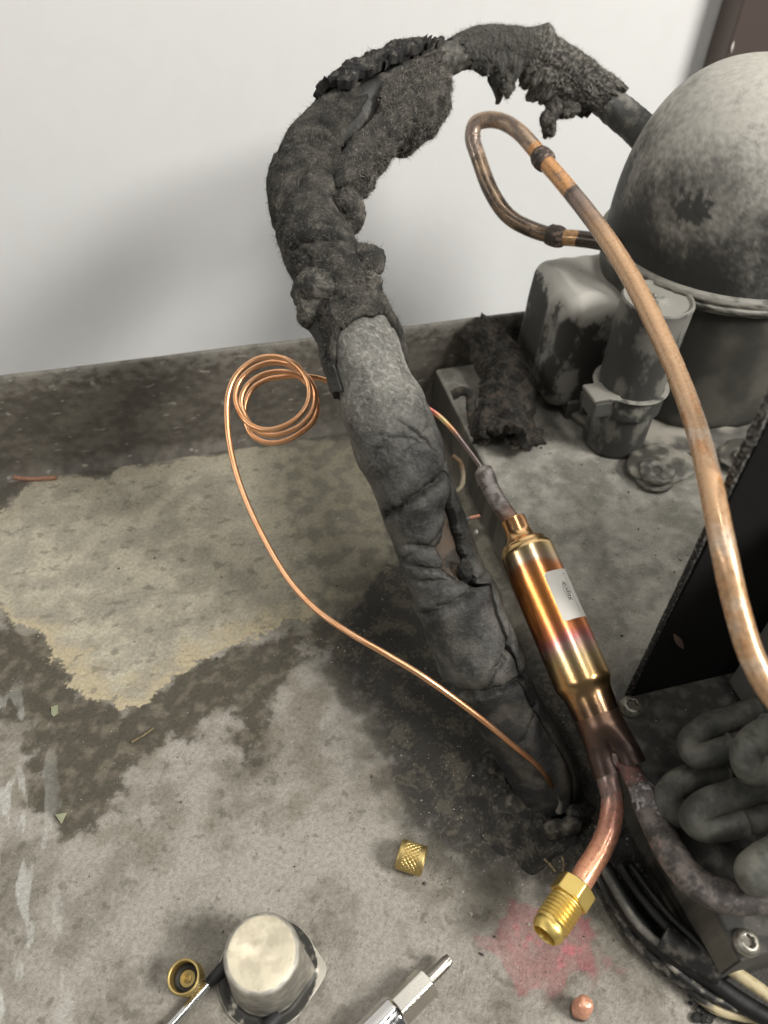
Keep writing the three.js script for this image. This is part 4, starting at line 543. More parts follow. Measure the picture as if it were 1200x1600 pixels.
// ---------------------------------------------------------------- filter drier
const T0 = V([127.8,89,-221.7]), U0 = V([140.2,46,-114.9]), DL = T0.distanceTo(U0), DA = U0.clone().sub(T0).normalize(), dp = (f) => T0.clone().addScaledVector(DA, f * DL).toArray();
const drier = thing('filter_drier', 'shiny heat-tinted copper filter drier with a white paper label', 'filter drier', dp(0.5));
{
  const L = DL, tint = (s, th, p) => { // temper colours left by the torch, in bands along the body
    const f = s / L + 0.03 * fbm3(p.x * 0.09, p.y * 0.09, p.z * 0.09, 3) + 0.012 * Math.sin(th + 0.8), n = fbm3(s * 0.04, Math.cos(th) * 5, Math.sin(th) * 5, 3);
    const stops = [[-0.05, [0.55, 0.3, 0.15]], [0.03, [0.78, 0.42, 0.2]], [0.09, [0.78, 0.5, 0.25]], [0.125, [0.68, 0.47, 0.22]], [0.16, [0.64, 0.49, 0.28]], [0.2, [0.66, 0.5, 0.36]], [0.225, [0.72, 0.3, 0.14]], [0.28, [0.84, 0.33, 0.1]], [0.42, [0.82, 0.31, 0.09]], [0.495, [0.78, 0.27, 0.12]], [0.53, [0.68, 0.23, 0.22]], [0.55, [0.62, 0.38, 0.32]], [0.6, [0.56, 0.42, 0.22]], [0.68, [0.56, 0.36, 0.16]], [0.74, [0.4, 0.25, 0.13]], [0.8, [0.22, 0.135, 0.085]], [1.1, [0.18, 0.11, 0.085]]];
    let i = 0; while (i < stops.length - 2 && f > stops[i + 1][0]) i++; const c = mix(stops[i][1], stops[i + 1][1], clamp((f - stops[i][0]) / (stops[i + 1][0] - stops[i][0]))); const k = 1 + 0.16 * n; const spot = n3(p.x * 0.8, p.y * 0.8, p.z * 0.8) > 0.86 ? 0.4 : 1; return [c[0] * k * spot, c[1] * k * spot, c[2] * k * spot]; };
  const prof = dense(rounded([[-0.012 * L, 4.4], [-0.012 * L, 5.9, 0.6], [0.055 * L, 5.9, 4], [0.078 * L, 7.2, 4], [0.098 * L, 10.6, 3], [0.108 * L, 10.9, 0.6], [0.128 * L, 12.7, 3], [0.69 * L, 12.7, 1.4], [0.725 * L, 10.6, 3], [0.8 * L, 10.0, 4], [0.86 * L, 9.7]], 1), 0.7);
  const body = add(drier, 'body', turn(prof, T0.toArray(), DA.toArray(), { nt: 96, color: tint }), M.drier);
  // forked outlet pressed round two tubes
  const ax = new Path([dp(0.8), dp(0.9), dp(1.03)], EYE);
  const fork = (s, th) => { const u = sstep(5, 24, s), c = Math.abs(Math.sin(th)), R = 6.0, e = 5.5, w = e * c + Math.sqrt(Math.max(0, R * R - e * e * (1 - c * c))); return lerp(9.95, w, u) - 0.5 * gauss(s - 25, 1.8) * gauss(wrap1(th - 0.6), 0.3) - 0.5 * gauss(s - 26, 1.8) * gauss(wrap1(th + 0.7), 0.3); };
  add(drier, 'forked_outlet', sweep(ax, { s0: 1, s1: ax.L - 1.5, ns: 120, nt: 96, r: fork, color: (s, th, p) => { const n = fbm3(p.x * 0.1, p.y * 0.1, p.z * 0.1, 4), d = sstep(-0.2, 0.3, n); return mix(mix([0.15, 0.09, 0.06], [0.085, 0.06, 0.052], sstep(4, 16, s)), [0.19, 0.125, 0.1], d * 0.5); } }), std({ ...VC, roughness: 0.32, metalness: 0.85, bumpMap: rep(scratchTex, 20), bumpScale: 0.00006 }));
  // inlet tube with solder at the capillary
  const inlet = new Path([...[[120.4,99.4,-251.4],[121.3,97.7,-247.9],[121.9,95.7,-242.5],[123.4,92.6,-232.8]], dp(0.02)], EYE);
  const inl = add(drier, 'inlet_tube', sweep(inlet, { ns: 90, nt: 36, r: (s, th) => lerp(1.5, 4.25, sstep(0, 2.2, s)) + 0.5 * gauss(s - 5, 4) + 0.5 * fbm3(s * 0.2, Math.cos(th) * 1.4, Math.sin(th) * 1.4, 3) * sstep(22, 6, s) + 1.1 * gauss(s - 9, 1.1) * gauss(wrap1(th - 1.5), 0.35), color: (s, th, p) => { const n = fbm3(p.x * 0.25, p.y * 0.25, p.z * 0.25, 3); return mix(mix([0.2, 0.17, 0.16], [0.5, 0.46, 0.44], sstep(-0.15, 0.3, n + 0.3 * gauss(s - 17, 6))), [0.4, 0.22, 0.15], sstep(22, 30, s) * 0.6); } }), std({ ...VC, roughness: 0.35, metalness: 0.9, bumpMap: rep(grainTex, 8), bumpScale: 0.0002 }));
  // label
  const lw = 512, lh = 384, cv = document.createElement('canvas'); cv.width = lw; cv.height = lh; const g2 = cv.getContext('2d');
  g2.fillStyle = '#e6e2da'; g2.fillRect(0, 0, lw, lh); g2.fillStyle = '#3a3a38'; g2.fillRect(52, 196, 380, 4); g2.beginPath(); g2.moveTo(462, 189); g2.lineTo(440, 199); g2.lineTo(462, 207); g2.fill();
  g2.strokeStyle = '#333331'; g2.lineWidth = 4; g2.beginPath(); g2.ellipse(286, 150, 92, 34, 0, -2.6, 1.9); g2.stroke(); g2.font = 'italic bold 62px serif'; g2.fillStyle = '#2c2c2a'; g2.fillText('Supco', 176, 168);
  const lt = new THREE.CanvasTexture(cv); lt.colorSpace = THREE.SRGBColorSpace; lt.anisotropy = 4;
  const pos = [], uv = [], idx = [], na = 40, nb = 40, s0 = 0.262 * L, s1 = 0.462 * L, t0 = 13 * D2R, t1 = 104 * D2R, lp = new Path([dp(0), dp(0.5), dp(1)], EYE, 'centripetal', 60), q = new THREE.Vector3();
  const layer = (R, flip) => { const base = pos.length / 3; for (let i = 0; i <= na; i++) for (let j = 0; j <= nb; j++) { const u = i / na, v = j / nb; const rc = 1.6, W = (t1 - t0) * 12.6, H = s1 - s0; let a = v * W, b = u * H; // rounded corners
        const inset = (d) => (d < rc ? rc - Math.sqrt(Math.max(0, rc * rc - (rc - d) * (rc - d))) : 0); const lo = inset(Math.min(b, H - b)); a = lerp(lo, W - lo, v); lp.at(s0 + b, -(t0 + a / 12.6), R + 0.05 * n2(b * 0.2, a * 0.2), q); pos.push(q.x, q.y, q.z); uv.push(1 - u, 1 - v); if (i < na && j < nb) { const k = base + i * (nb + 1) + j, m = k + nb + 1; flip ? idx.push(k, m, k + 1, k + 1, m, m + 1) : idx.push(k, k + 1, m, k + 1, m + 1, m); } } };
  layer(12.86, true); layer(12.74, false);
  add(body, 'label', build(pos, uv, null, idx), std({ map: lt, roughness: 0.55 }), { label: 'white paper label with script logo' });
  // short stub with the flare fitting
  const st = new Path([dp(0.955), ...[[135.1,42.5,-112.6],[134.6,37.9,-104.8],[130.5,33.4,-96.6],[123.7,30.5,-89.4],[115.3,28.1,-83.3],[107.5,26.4,-77.7]]], EYE);
  const stub = add(drier, 'access_tube', sweep(st, { ns: 240, nt: 40, r: (s, th) => 4.75 + 0.08 * fbm3(s * 0.2, th, 1, 2), color: (s, th, p) => { const n = fbm3(p.x * 0.12, p.y * 0.12, p.z * 0.12, 4), f = fbm3(p.x * 0.5, p.y * 0.5, p.z * 0.5, 3), u = s / st.L; const c = mix(mix([0.22, 0.16, 0.14], [0.42, 0.2, 0.14], sstep(0.2, 0.45, u + 0.15 * n)), [0.72, 0.34, 0.2], sstep(0.45, 0.85, u + 0.2 * n)); return mix(c, [0.4, 0.15, 0.11], sstep(0.12, 0.35, f) * 0.6); } }), M.copper);
  const FA = V([109.5,26.6,-79.2]), FB = V([88.3,26.2,-65]), fd = FB.clone().sub(FA).normalize();
  const fit = add(drier, 'flare_fitting', turn((() => { const o = [[7.6, 5], [7.6, 6.7], [8.6, 6.8], [8.9, 6.1]]; for (let k = 0; k < 6; k++) { const x = 9.3 + k * 1.72; o.push([x, 6.1], [x + 0.5, 7.0], [x + 0.8, 7.0], [x + 1.32, 6.05]); } o.push([19.9, 6.1], [20.3, 6.6], [22.0, 6.5], [24.2, 5.3], [24.4, 5.0], [24.2, 4.5], [21, 4.3], [10, 4.1], [9.5, 0]); return o; })(), FA.toArray(), fd.toArray(), { nt: 64 }), M.brass);
  { // hexagon with chamfered corners
    const g = turn(dense([[0, 4.9], [0, 7.3], [0.6, 8.5], [7, 8.5], [7.6, 7.3], [7.7, 5]], 0.6), FA.toArray(), fd.toArray(), { nt: 180, dr: (s, th, r) => { const m = ((th + 0.25 + 20 * Math.PI) % (Math.PI / 3)) - Math.PI / 6, hex = 7.35 / Math.cos(m); return r > 5 ? Math.min(r, hex, 8.3) - r : 0; } });
    add(fit, 'hex_nut', g, M.brass);
    add(fit, 'solder_ring', turn(rounded([[-1.2, 4.8], [-0.9, 5.5, 0.4], [0.1, 5.7, 0.3], [0.1, 4.8]], 0.3), FA.toArray(), fd.toArray(), { nt: 36, color: () => [0.2, 0.19, 0.19] }), M.dull);
  }
}

// ---------------------------------------------------------------- liquid line soldered into the drier
{
  const p = new Path([dp(0.93), ...[[142.5,47,-115.3],[142.8,47.9,-107.2],[143.3,48.1,-98.3],[142.9,47.2,-85.5],[141.5,51,-73.5],[143.1,53.5,-63.7],[149.1,54.3,-56.9],[157.4,54.8,-53.5],[163.9,55.6,-52.5],[172.9,56.5,-52.4]]], EYE), j = p.near([143.3,48.1,-98.3]);
  const o = thing('liquid_line', 'dark scorched pipe with a silvery solder blob running from the drier to the right', 'pipe', [143.1,53.5,-63.7]);
  add(o, 'pipe', sweep(p, { ns: 420, nt: 52, r: (s, th) => lerp(4.3, 5.9, sstep(j - 5, j + 5, s)) + 1.0 * gauss(s - j, 5) * (0.7 + 0.8 * fbm3(s * 0.3, Math.cos(th) * 2, Math.sin(th) * 2, 3)) + 0.28 * fbm3(s * 0.5, Math.cos(th) * 3.5, Math.sin(th) * 3.5, 3) * sstep(j - 5, j + 8, s), color: (s, th, q) => {
    const n = fbm3(q.x * 0.16, q.y * 0.16, q.z * 0.16, 4), f = fbm3(q.x * 0.7, q.y * 0.7, q.z * 0.7, 3); let c = mix([0.065, 0.057, 0.053], [0.2, 0.17, 0.155], sstep(-0.3, 0.4, n + 0.6 * f));
    if (s < j - 5) c = mix([0.2, 0.1, 0.085], [0.09, 0.068, 0.06], sstep(-0.2, 0.3, n)); c = mix(c, [0.45, 0.2, 0.14], sstep(0.3, 0.5, f + 0.3 * n) * gauss(s - j - 18, 6)); return c; } }), M.dull);
  add(o, 'solder_blob', sweep(p, { s0: j - 9, s1: j + 9, ns: 60, nt: 52, r: (s, th) => lerp(4.3, 5.9, sstep(j - 5, j + 5, s)) + (1.25 * gauss(s - j, 5.5) * (0.75 + 1.1 * fbm3(s * 0.3, Math.cos(th) * 2, Math.sin(th) * 2, 3)) + 0.5 * fbm3(s * 0.5, Math.cos(th) * 3 + 4, Math.sin(th) * 3, 3) - 0.15) * sstep(-1.2, 0.2, Math.cos(th + 0.5)), color: (s, th, q) => mix([0.2, 0.18, 0.18], [0.62, 0.6, 0.6], sstep(-0.1, 0.35, fbm3(q.x * 0.25, q.y * 0.25, q.z * 0.25, 3))) }), std({ ...VC, roughness: 0.3, metalness: 0.9, bumpMap: rep(grainTex, 7), bumpScale: 0.0003 }));
}

// ---------------------------------------------------------------- black panel and condenser
{
  const o = thing('condenser_shroud', 'black sheet metal panel with a dusty ragged edge standing upright on the tray', 'metal panel', [250, 40, -150]);
  const g = box(220, 215, 2.4, 0.8, [163.8 + 110, 40.4 + 107.5, -147]);
  add(o, 'panel', g, new THREE.MeshPhysicalMaterial({ color: rgb(0.007, 0.0068, 0.0064), roughness: 0.95, specularIntensity: 0.4, bumpMap: rep(grainTex, 20), bumpScale: 0.0003 }));
  const ep = new Path([[162.6, 40.6, -147], [162.4, 120, -147.2], [161.8, 180, -147], [161.4, 256, -147]], EYE);
  add(o, 'gasket_edge', sweep(ep, { ns: 420, nt: 26, r: (s, th) => 1.25 + 0.35 * fbm3(s * 0.11, Math.cos(th) * 0.8, Math.sin(th) * 0.8, 3) + 0.35 * fbm3(s * 1.1, Math.cos(th) * 3, Math.sin(th) * 3, 2) + sstep(90, 160, s) * (0.5 + 1.2 * Math.max(0, fbm3(s * 0.35, Math.cos(th), 4 + Math.sin(th), 4))), color: (s, th, p) => mix([0.02, 0.019, 0.017], [0.26, 0.245, 0.22], sstep(0.1, 0.5, fbm3(p.x * 0.8, p.y * 0.6, p.z * 0.8, 4) + 0.3 * sstep(80, 190, s))) }), M.dirt);
  const sp = new Path([[168.9,89.9,-145.4],[173.5,83.2,-145.4],[178.8,75.1,-145.4]]); add(o, 'rust_chip', sweep(sp, { ns: 20, nt: 12, r: (s) => 1.3 * Math.sin(clamp(s / sp.L) * 3.1) + 0.1, color: () => [0.16, 0.1, 0.07] }), M.dirt);
}
{
  const o = thing('condenser', 'dark grey condenser coil with return bends at the right edge', 'condenser', [230, 40, -85]);
  const paintC = (k) => (s, th, p) => { const n = fbm3(p.x * 0.1, p.y * 0.1, p.z * 0.1, 4), f = fbm3(p.x * 0.6, p.y * 0.6, p.z * 0.6, 3); return mix([0.034 * k, 0.034 * k, 0.028 * k], [0.105 * k, 0.103 * k, 0.084 * k], sstep(-0.4, 0.4, n + 0.4 * f)); };  // k paints light into each bend, brighter on the lit right-hand ones
  const bend = (pts, R, k, ring) => { const p = new Path(pts, EYE); const b = add(o, 'return_bend', sweep(p, { ns: 180, nt: 44, r: (s, th) => R + 0.14 * fbm3(s * 0.2, Math.cos(th), Math.sin(th), 3) + ring.reduce((k, q) => k + 0.75 * gauss(s - q * p.L, 0.9) - 0.25 * sstep(0, 1, q > 0.5 ? s - q * p.L : q * p.L - s), 0), color: paintC(k) }), M.paintDust); return b; };
  const E = (a, b, k) => a.map((v, i) => v + (v - b[i]) * k);
  const legs = (pts) => [E(pts[0], pts[1], 1.2), ...pts, E(pts[pts.length - 1], pts[pts.length - 2], 1.2)];
  bend(legs([[203,67.9,-114.4],[187.5,66.7,-114.6],[174,64.9,-113.6],[164.1,64.9,-108.9],[163.6,67,-102.4],[171.4,70.5,-100.9],[182.2,74.3,-100.4]]), 5.3, 0.9, [0.24, 0.8]);
  bend(legs([[181.8,91.3,-96.4],[172.9,92.3,-94],[167.6,90.5,-90.5],[167.5,87.8,-86.2],[171.5,87.3,-84.5],[178.2,88.5,-85.3]]), 5.7, 1.25, [0.2, 0.82]);
  bend(legs([[180.8,55.8,-95.8],[165.5,56,-98.9],[154.6,55.1,-98.1],[148.9,53.8,-93.9],[150.5,51.2,-89],[158.2,50.4,-87.5]]), 5.3, 0.85, [0.3]);
  bend(legs([[181.6,70.4,-84.4],[166.5,68.1,-84.7],[155.6,66.3,-84.4],[150.3,63.8,-81.7],[153,61.5,-78.5],[161.2,61,-77.1],[171.9,61.8,-76.4],[179.6,62.2,-76.1]]), 5.6, 0.85, [0.22, 0.78]);
  bend(legs([[168.5,73,-61],[161.3,72.7,-59.8],[156.6,71.1,-57.9],[157.3,68.8,-55.2],[165.9,69.1,-54.5]]), 5.7, 1.35, [0.15]);
  // unseen fins and end plate beyond the edge, fins enlarged to shade the corner
  const fins = []; for (let k = 0; k < 22; k++) fins.push(box(0.5, 132, 112, 0.1, [216 + k * 4, 108, -84])); add(o, 'unseen_fin_stack', mergeGeometries(fins), std({ color: rgb(0.1, 0.1, 0.095), roughness: 0.6, metalness: 0.5 }), { kind: 'stuff' });
  add(o, 'end_plate', box(1.6, 140, 116, 0.5, [213, 111, -84]), std({ color: rgb(0.1, 0.1, 0.09), roughness: 0.7 }));
}

// ---------------------------------------------------------------- putty and sludge round the hole
{
  const pos = [], uv = [], idx = [], col = [], na = 200, nr = 90;
  const outer = (a) => { const d = Math.cos(a), e = Math.sin(a); return 21 + 20 * sstep(0.2, -1, d) + 2 * sstep(0.2, 1, e) * sstep(0.6, -0.4, d) + 4 * n2(d * 2.2 + 4, e * 2.2) + 2 * n2(d * 6, e * 6) - 4 * sstep(0.3, 1, d); };
  for (let i = 0; i <= nr; i++) for (let j = 0; j <= na; j++) {
    const a = (j / na) * 2 * Math.PI, b = j === na ? 0 : a, h0 = holeR(b), R = Math.max(h0 + 4, Math.min(outer(b), (150.5 - HOLE[0]) / Math.max(0.001, Math.cos(b)) > 0 ? (150.5 - HOLE[0]) / Math.max(0.001, Math.cos(b)) : 1e9));
    let x, z, y; if (i < 12) { const t = i / 12; const r = h0 - 0.4 + 0.8 * n2(b * 4, t * 3); x = HOLE[0] + Math.cos(b) * r; z = HOLE[1] + Math.sin(b) * r; y = lerp(-26, 4, t); } else { const u = (i - 12) / (nr - 12), r = lerp(h0, R, u); x = HOLE[0] + Math.cos(b) * r; z = HOLE[1] + Math.sin(b) * r; const n = fbm2(x * 0.09 + 3, z * 0.09, 4), m = fbm2(x * 0.3, z * 0.3 + 8, 3); y = (1.7 + 2.2 * n + 1.5 * m) * Math.pow(1 - u, 0.8) * sstep(0, 0.06, u + 0.02) + 1.2 * Math.max(0, m) * (1 - u) + 2.5 * Math.max(0, n) * sstep(1, 0.8, u) * u + 0.25; if (u > 0.97) y = lerp(y, -0.6, (u - 0.97) / 0.03); }
    pos.push(x, y, z); uv.push(x, z); const n = fbm2(x * 0.13 + 30, z * 0.13, 4), f = fbm2(x * 0.8, z * 0.8, 3); const c = mix([0.016, 0.0145, 0.012], [0.075, 0.066, 0.052], sstep(-0.2, 0.5, n + 0.6 * f)); const k = f > 0.3 ? 1.6 : 1; col.push(c[0] * k, c[1] * k, c[2] * k);
    if (i < nr && j < na) { const q = i * (na + 1) + j, w = q + na + 1; idx.push(q, q + 1, w, q + 1, w + 1, w); }
  }
  const o = thing('putty_seal', 'lumpy black putty and sludge round the hole at the foot of the insulated pipe', 'putty', [HOLE[0], 0, HOLE[1]]);
  add(o, 'sludge', build(pos, uv, col, idx.slice()), std({ ...VC, roughness: 0.85, bumpMap: rep(grainTex, 10), bumpScale: 0.0004, side: THREE.DoubleSide }));
  const cl = (x, y, z) => mix([0.02, 0.018, 0.015], [0.1, 0.088, 0.07], sstep(-0.2, 0.5, fbm3(x * 0.3, y * 0.3, z * 0.3, 3)));
  for (const [c, r, s] of [[[117.9,3,-110], [7, 4, 4], 5], [[125.3,4,-109.3], [5, 5, 4], 8], [[129.5,3,-113.2], [4, 4, 5], 11], [[103.5,1,-126.7], [8, 2, 5], 29], [[101.4,1,-146.7], [5, 2, 6], 31]]) add(o, 'putty_lump', lump(c, r, s, 0.3, 0.14, 44, cl), M.dirt);
  const fl = new Path([[120.5,8.9,-115],[120.8,14.3,-116.2],[119.4,17.8,-117.4]]); add(o, 'torn_shred', sweep(fl, { ns: 20, nt: 10, r: (s) => 1.3 * (1 - s / fl.L) + 0.2, color: () => [0.2, 0.185, 0.15] }), M.dirt);
}

// ---------------------------------------------------------------- caps, cup, tools
{
  const saw = (x) => { const f = x - Math.floor(x); return Math.min(f, 1 - f); };
  const knurl = (s, th, r, s0, s1, R) => (r >= R - 0.02 && s > s0 && s < s1 ? -0.42 * Math.max(clamp(1 - saw((th * 9) / Math.PI + s * 0.45) / 0.2), clamp(1 - saw((th * 9) / Math.PI - s * 0.45) / 0.2)) : 0);
  const capProf = dense(rounded([[0, 0], [0, 5.6, 0.8], [0.5, 6.3, 0.5], [2.4, 6.35, 0.2], [2.6, 6.35, 0.1], [9.2, 6.35, 0.1], [9.4, 6.35, 0.2], [11.4, 6.3, 0.5], [11.8, 5.8, 0.3], [11.6, 5.3, 0.2], [4, 5.1, 0.4], [3.6, 4, 0.4], [3.6, 0]], 0.3), 0.16);
  const capAt = (label, o, ax) => { const t = thing('brass_cap', label, 'brass cap', o, 'knurled brass caps on the pan floor'); add(t, 'cap_body', turn(capProf, o, ax, { nt: 336, dr: (s, th, r, i) => knurl(s, th, r, 2.6, 9.2, 6.35) }), M.brassMatt); return t; };
  // lying on its side
  const c1 = [50.3,6.4,-112.7]; const a1 = V([55.5,6.4,-109.5]).sub(V([45.4,6.3,-115.9])).normalize().toArray();
  capAt('knurled brass cap lying on its side below the insulated pipe', c1.map((v, i) => v - a1[i] * 5.9), a1);
  // standing with its open end up, a black seal inside
  const c2 = [-47.8,0.3,-91.2], a2 = [-0.06, 1, 0.14], q = V(a2).normalize().toArray(); const t2 = capAt('knurled brass cap with its open end up beside the steel cup', c2, q);
  add(t2, 'rubber_seal', turn(rounded([[3.7, 3.0], [5, 3.1, 0.5], [5.2, 4.2, 0.5], [4.9, 5.0, 0.2], [3.7, 5.05]], 0.3), c2, q, { nt: 48 }), M.rubber);
  add(t2, 'centre_boss', turn(rounded([[3.6, 1.6], [4.2, 1.5, 0.2], [4.3, 0.9, 0.1], [4.0, 0.6, 0.1], [4, 0]], 0.2), c2, q, { nt: 32 }), M.brassMatt);
}
{ // upturned cup with a spout
  const C = [-17.1,0,-85.8], up = [0.0, 1, 0.0], SPOUT = 1.15;
  const o = thing('steel_cup', 'small stainless steel cup with a pouring lip turned upside down on the pan', 'cup', C);
  const spout = (s, th, r) => { const k = gauss(wrap1(th - SPOUT), 0.3); return k * (r > 5 ? 3.4 * sstep(32, 6, s) * sstep(0, 3, s) + (s < 2.2 && r > 16 ? 1.4 : 0) : 0); };
  const prof = dense(rounded([[0.5, 15.4], [0.2, 19.2, 0.4], [0.9, 20.2, 0.4], [1.8, 19.8, 0.4], [1.4, 16.4, 0.8], [3, 14.9, 1.2], [24, 14.5, 2], [29.5, 14.3, 3.4], [30, 10, 3], [30.1, 0]], 0.8), 0.4);
  const cup = add(o, 'cup_body', turn(prof, C, up, { nt: 160, dr: (s, th, r) => spout(s, th, r) + (r > 15 && s < 2.6 ? 0.35 * n2(Math.cos(th) * 4, Math.sin(th) * 4) : 0.1 * n2(Math.cos(th) * 2, s * 0.2)), color: (s, th, p) => { const n = fbm3(p.x * 0.25, p.y * 0.25, p.z * 0.25, 4), sp = n3(p.x * 1.4, p.y * 1.4, p.z * 1.4); const top = s > 29.6; let c = top ? mix([0.66, 0.6, 0.46], [0.56, 0.5, 0.38], sstep(-0.2, 0.3, n)) : s < 2.6 ? (p.clone().sub(V(C)).setY(0).length() > 19.75 ? [0.55, 0.52, 0.45] : mix([0.05, 0.048, 0.043], [0.4, 0.37, 0.31], sstep(0.12, 0.4, n))) : mix([0.34, 0.32, 0.28], [0.5, 0.47, 0.41], sstep(-0.2, 0.3, n)); if (sp > 0.8) c = [c[0] * 0.5, c[1] * 0.48, c[2] * 0.45]; return c; } }), M.cup = std({ ...VC, roughness: 0.42, metalness: 0.68, bumpMap: rep(grainTex, 12), bumpScale: 0.00012 }));  // top disc coloured cream to stand for the warm ceiling it reflects
}
{
  const rod = new Path([[-33.2,3.2,-91.9],[-37.8,3.2,-88.7],[-47.1,3.2,-82.3],[-56.7,3.2,-75.7],[-65.8,3.2,-69.3]]), e = rod.near([-40.3,3.2,-87]);
  const o = thing('screwdriver_shaft', 'thin chrome rod with a black sleeve sticking out left of the steel cup', 'tool shaft', [-47.5,0,-83]);
  add(o, 'shaft', sweep(rod, { s0: e, ns: 60, nt: 32, r: 1.75 }), M.chrome);
  add(o, 'black_sleeve', sweep(rod, { s0: 0, s1: e + 0.4, ns: 60, nt: 32, r: (s) => 2.3 - 0.5 * sstep(e - 2.5, e + 0.4, s) }), M.rubber);
  const r2 = new Path([[-14.8,2.6,-70],[-18.1,2.6,-68.3],[-23.6,2.6,-63.8],[-30.4,2.6,-58.3]]);
  single('black_rod', 'dark rod end poking out below the steel cup', 'rod', sweep(r2, { ns: 40, nt: 28, r: 2.6 }), M.rubber, [-18.3,0,-68.2]);
}
{ // hand tool: round handle, hexagonal neck, thin bit
  const A = V([7.8,7.2,-48.5]), B = V([53.5,7.2,-70.8]), d = B.clone().sub(A).normalize(), L = A.distanceTo(B), at = (p) => V(p).sub(A).dot(d);
  const h1 = at([29.6,7.2,-59.5]), x1 = at([43.2,7.2,-66.3]), tip = at([54.4,7.2,-71.3]);
  const o = thing('hand_tool', 'chrome hand tool with hexagonal neck and thin bit lying at the bottom', 'hand tool', A.toArray());
  add(o, 'handle', turn(rounded([[-30, 0], [-30, 7.1, 1], [h1 - 1.2, 7.1, 1.4], [h1, 5.6, 0.4], [h1, 3]], 1), A.toArray(), d.toArray(), { nt: 64, dr: (s, th, r) => (r > 6.5 ? -0.18 * Math.pow(Math.abs(Math.cos(th * 5)), 8) : 0) }), M.chrome);
  add(o, 'hex_neck', turn(dense([[h1 - 0.5, 3], [h1 - 0.5, 7], [x1 - 0.8, 7], [x1, 5.6], [x1, 2]], 0.4), A.toArray(), d.toArray(), { nt: 144, dr: (s, th, r) => { const m = ((th + 0.75 + 20 * Math.PI) % (Math.PI / 3)) - Math.PI / 6; return Math.min(r, 5.5 / Math.cos(m), 6.15) - r; } }), std({ color: rgb(0.6, 0.58, 0.53), roughness: 0.3, metalness: 1, roughnessMap: rep(scratchTex, 12) }));
  add(o, 'bit', turn(rounded([[x1 - 1, 2.4], [tip - 2.2, 2.4, 0.5], [tip, 1.9, 0.3], [tip - 0.1, 0]], 0.3), A.toArray(), d.toArray(), { nt: 40, dr: (s, th) => (s > tip - 5 ? -0.5 * gauss(wrap1(th - 0.4), 0.35) : 0), color: (s, th, p) => mix([0.22, 0.2, 0.18], [0.4, 0.37, 0.33], sstep(-0.2, 0.3, fbm3(p.x * 0.4, p.y * 0.4, p.z * 0.4, 3))) }), M.steel);
}
// cut copper stub, straw of copper, paint flakes, chips
single('copper_slug', 'rounded copper slug standing on the pan near the pink stain', 'copper slug', turn(dense(rounded([[0, 0], [0, 3.2, 1], [1.4, 3.9, 1], [9, 3.4, 1.2], [11, 2.3, 1.2], [11.4, 0]], 1), 0.3), [98.8,0.2,-42.2], [0.12, 1, -0.1], { nt: 40, dr: (s, th) => 0.5 * fbm3(s * 0.3, Math.cos(th), Math.sin(th), 3), color: (s, th, p) => mix([0.12, 0.075, 0.06], [0.72, 0.36, 0.24], sstep(2.2, 5, s + 2.2 * fbm3(p.x * 0.3, p.y * 0.3, p.z * 0.3, 3))) }), M.copper, [99.1,0.2,-43.4]);
{
  const p = new Path([[-135.6,1.6,-409.1],[-128.3,1.6,-406.1],[-119.5,1.6,-404.1],[-109,1.6,-402.9]]); single('copper_scrap', 'short stick of dull copper tube lying beyond the pale stain', 'copper scrap', sweep(p, { ns: 40, nt: 16, r: (s) => 1.5 - 0.3 * n2(s * 0.2, 3), color: (s, th, q) => mix([0.42, 0.22, 0.14], [0.25, 0.14, 0.1], sstep(-0.1, 0.3, n3(q.x, q.y, q.z))) }), M.dull, [-122.8,0,-406.6]);
}
for (const [label, pts] of [['short dry straw on the grime just left of the copper stub', [[108.3,0.9,-99.6],[110,0.9,-96.4],[111.1,0.9,-93.3]]], ['tiny curled straw beside the copper stub above the fitting', [[116.4,1.2,-98.6],[115.9,1.2,-95.3],[114,1.2,-92.4]]], ['pale straw lying across the dark band below the pale stain', [[-67.2,0.8,-200.4],[-62,0.8,-202.5],[-56.3,0.8,-205.4]]]]) { const p = new Path(pts); single('straw', label, 'straw', sweep(p, { ns: 24, nt: 10, r: (q) => 0.55 + 0.15 * n2(q, 1), color: (q, th, v) => mix([0.36, 0.29, 0.16], [0.2, 0.15, 0.09], sstep(-0.2, 0.3, n3(v.x, v.y, v.z))) }), M.dirt, pts[1]); }
const flake = (label, c, pts, seed) => { const s = new THREE.Shape(pts.map((p) => new THREE.Vector2(p[0], p[1]))), g = new THREE.ExtrudeGeometry(s, { depth: 0.5, bevelEnabled: true, bevelSize: 0.15, bevelThickness: 0.15, bevelSegments: 1 }); g.rotateX(-Math.PI / 2 + 0.1); g.translate(c[0], 0.5, c[2]); paint(g, (x, y, z) => mix([0.42, 0.44, 0.28], [0.34, 0.36, 0.22], sstep(-0.2, 0.3, n3(x, y, z)))); single('paint_flake', label, 'paint flake', g, M.dirt, [c[0], 0, c[2]], 'pale green flakes on the pan'); };
flake('pale green triangular flake lying lower down on the pan', [-99.1,0,-170.2], [[-2.4, 2], [2.4, 1.6], [0.2, -2.6]], 1);
flake('pale green squarish flake just below the pale stain', [-103.9,0,-227], [[-1.6, 2.4], [1.2, 2.8], [1.6, -1.4], [-0.4, -2.8], [-1.4, -1.6]], 2);

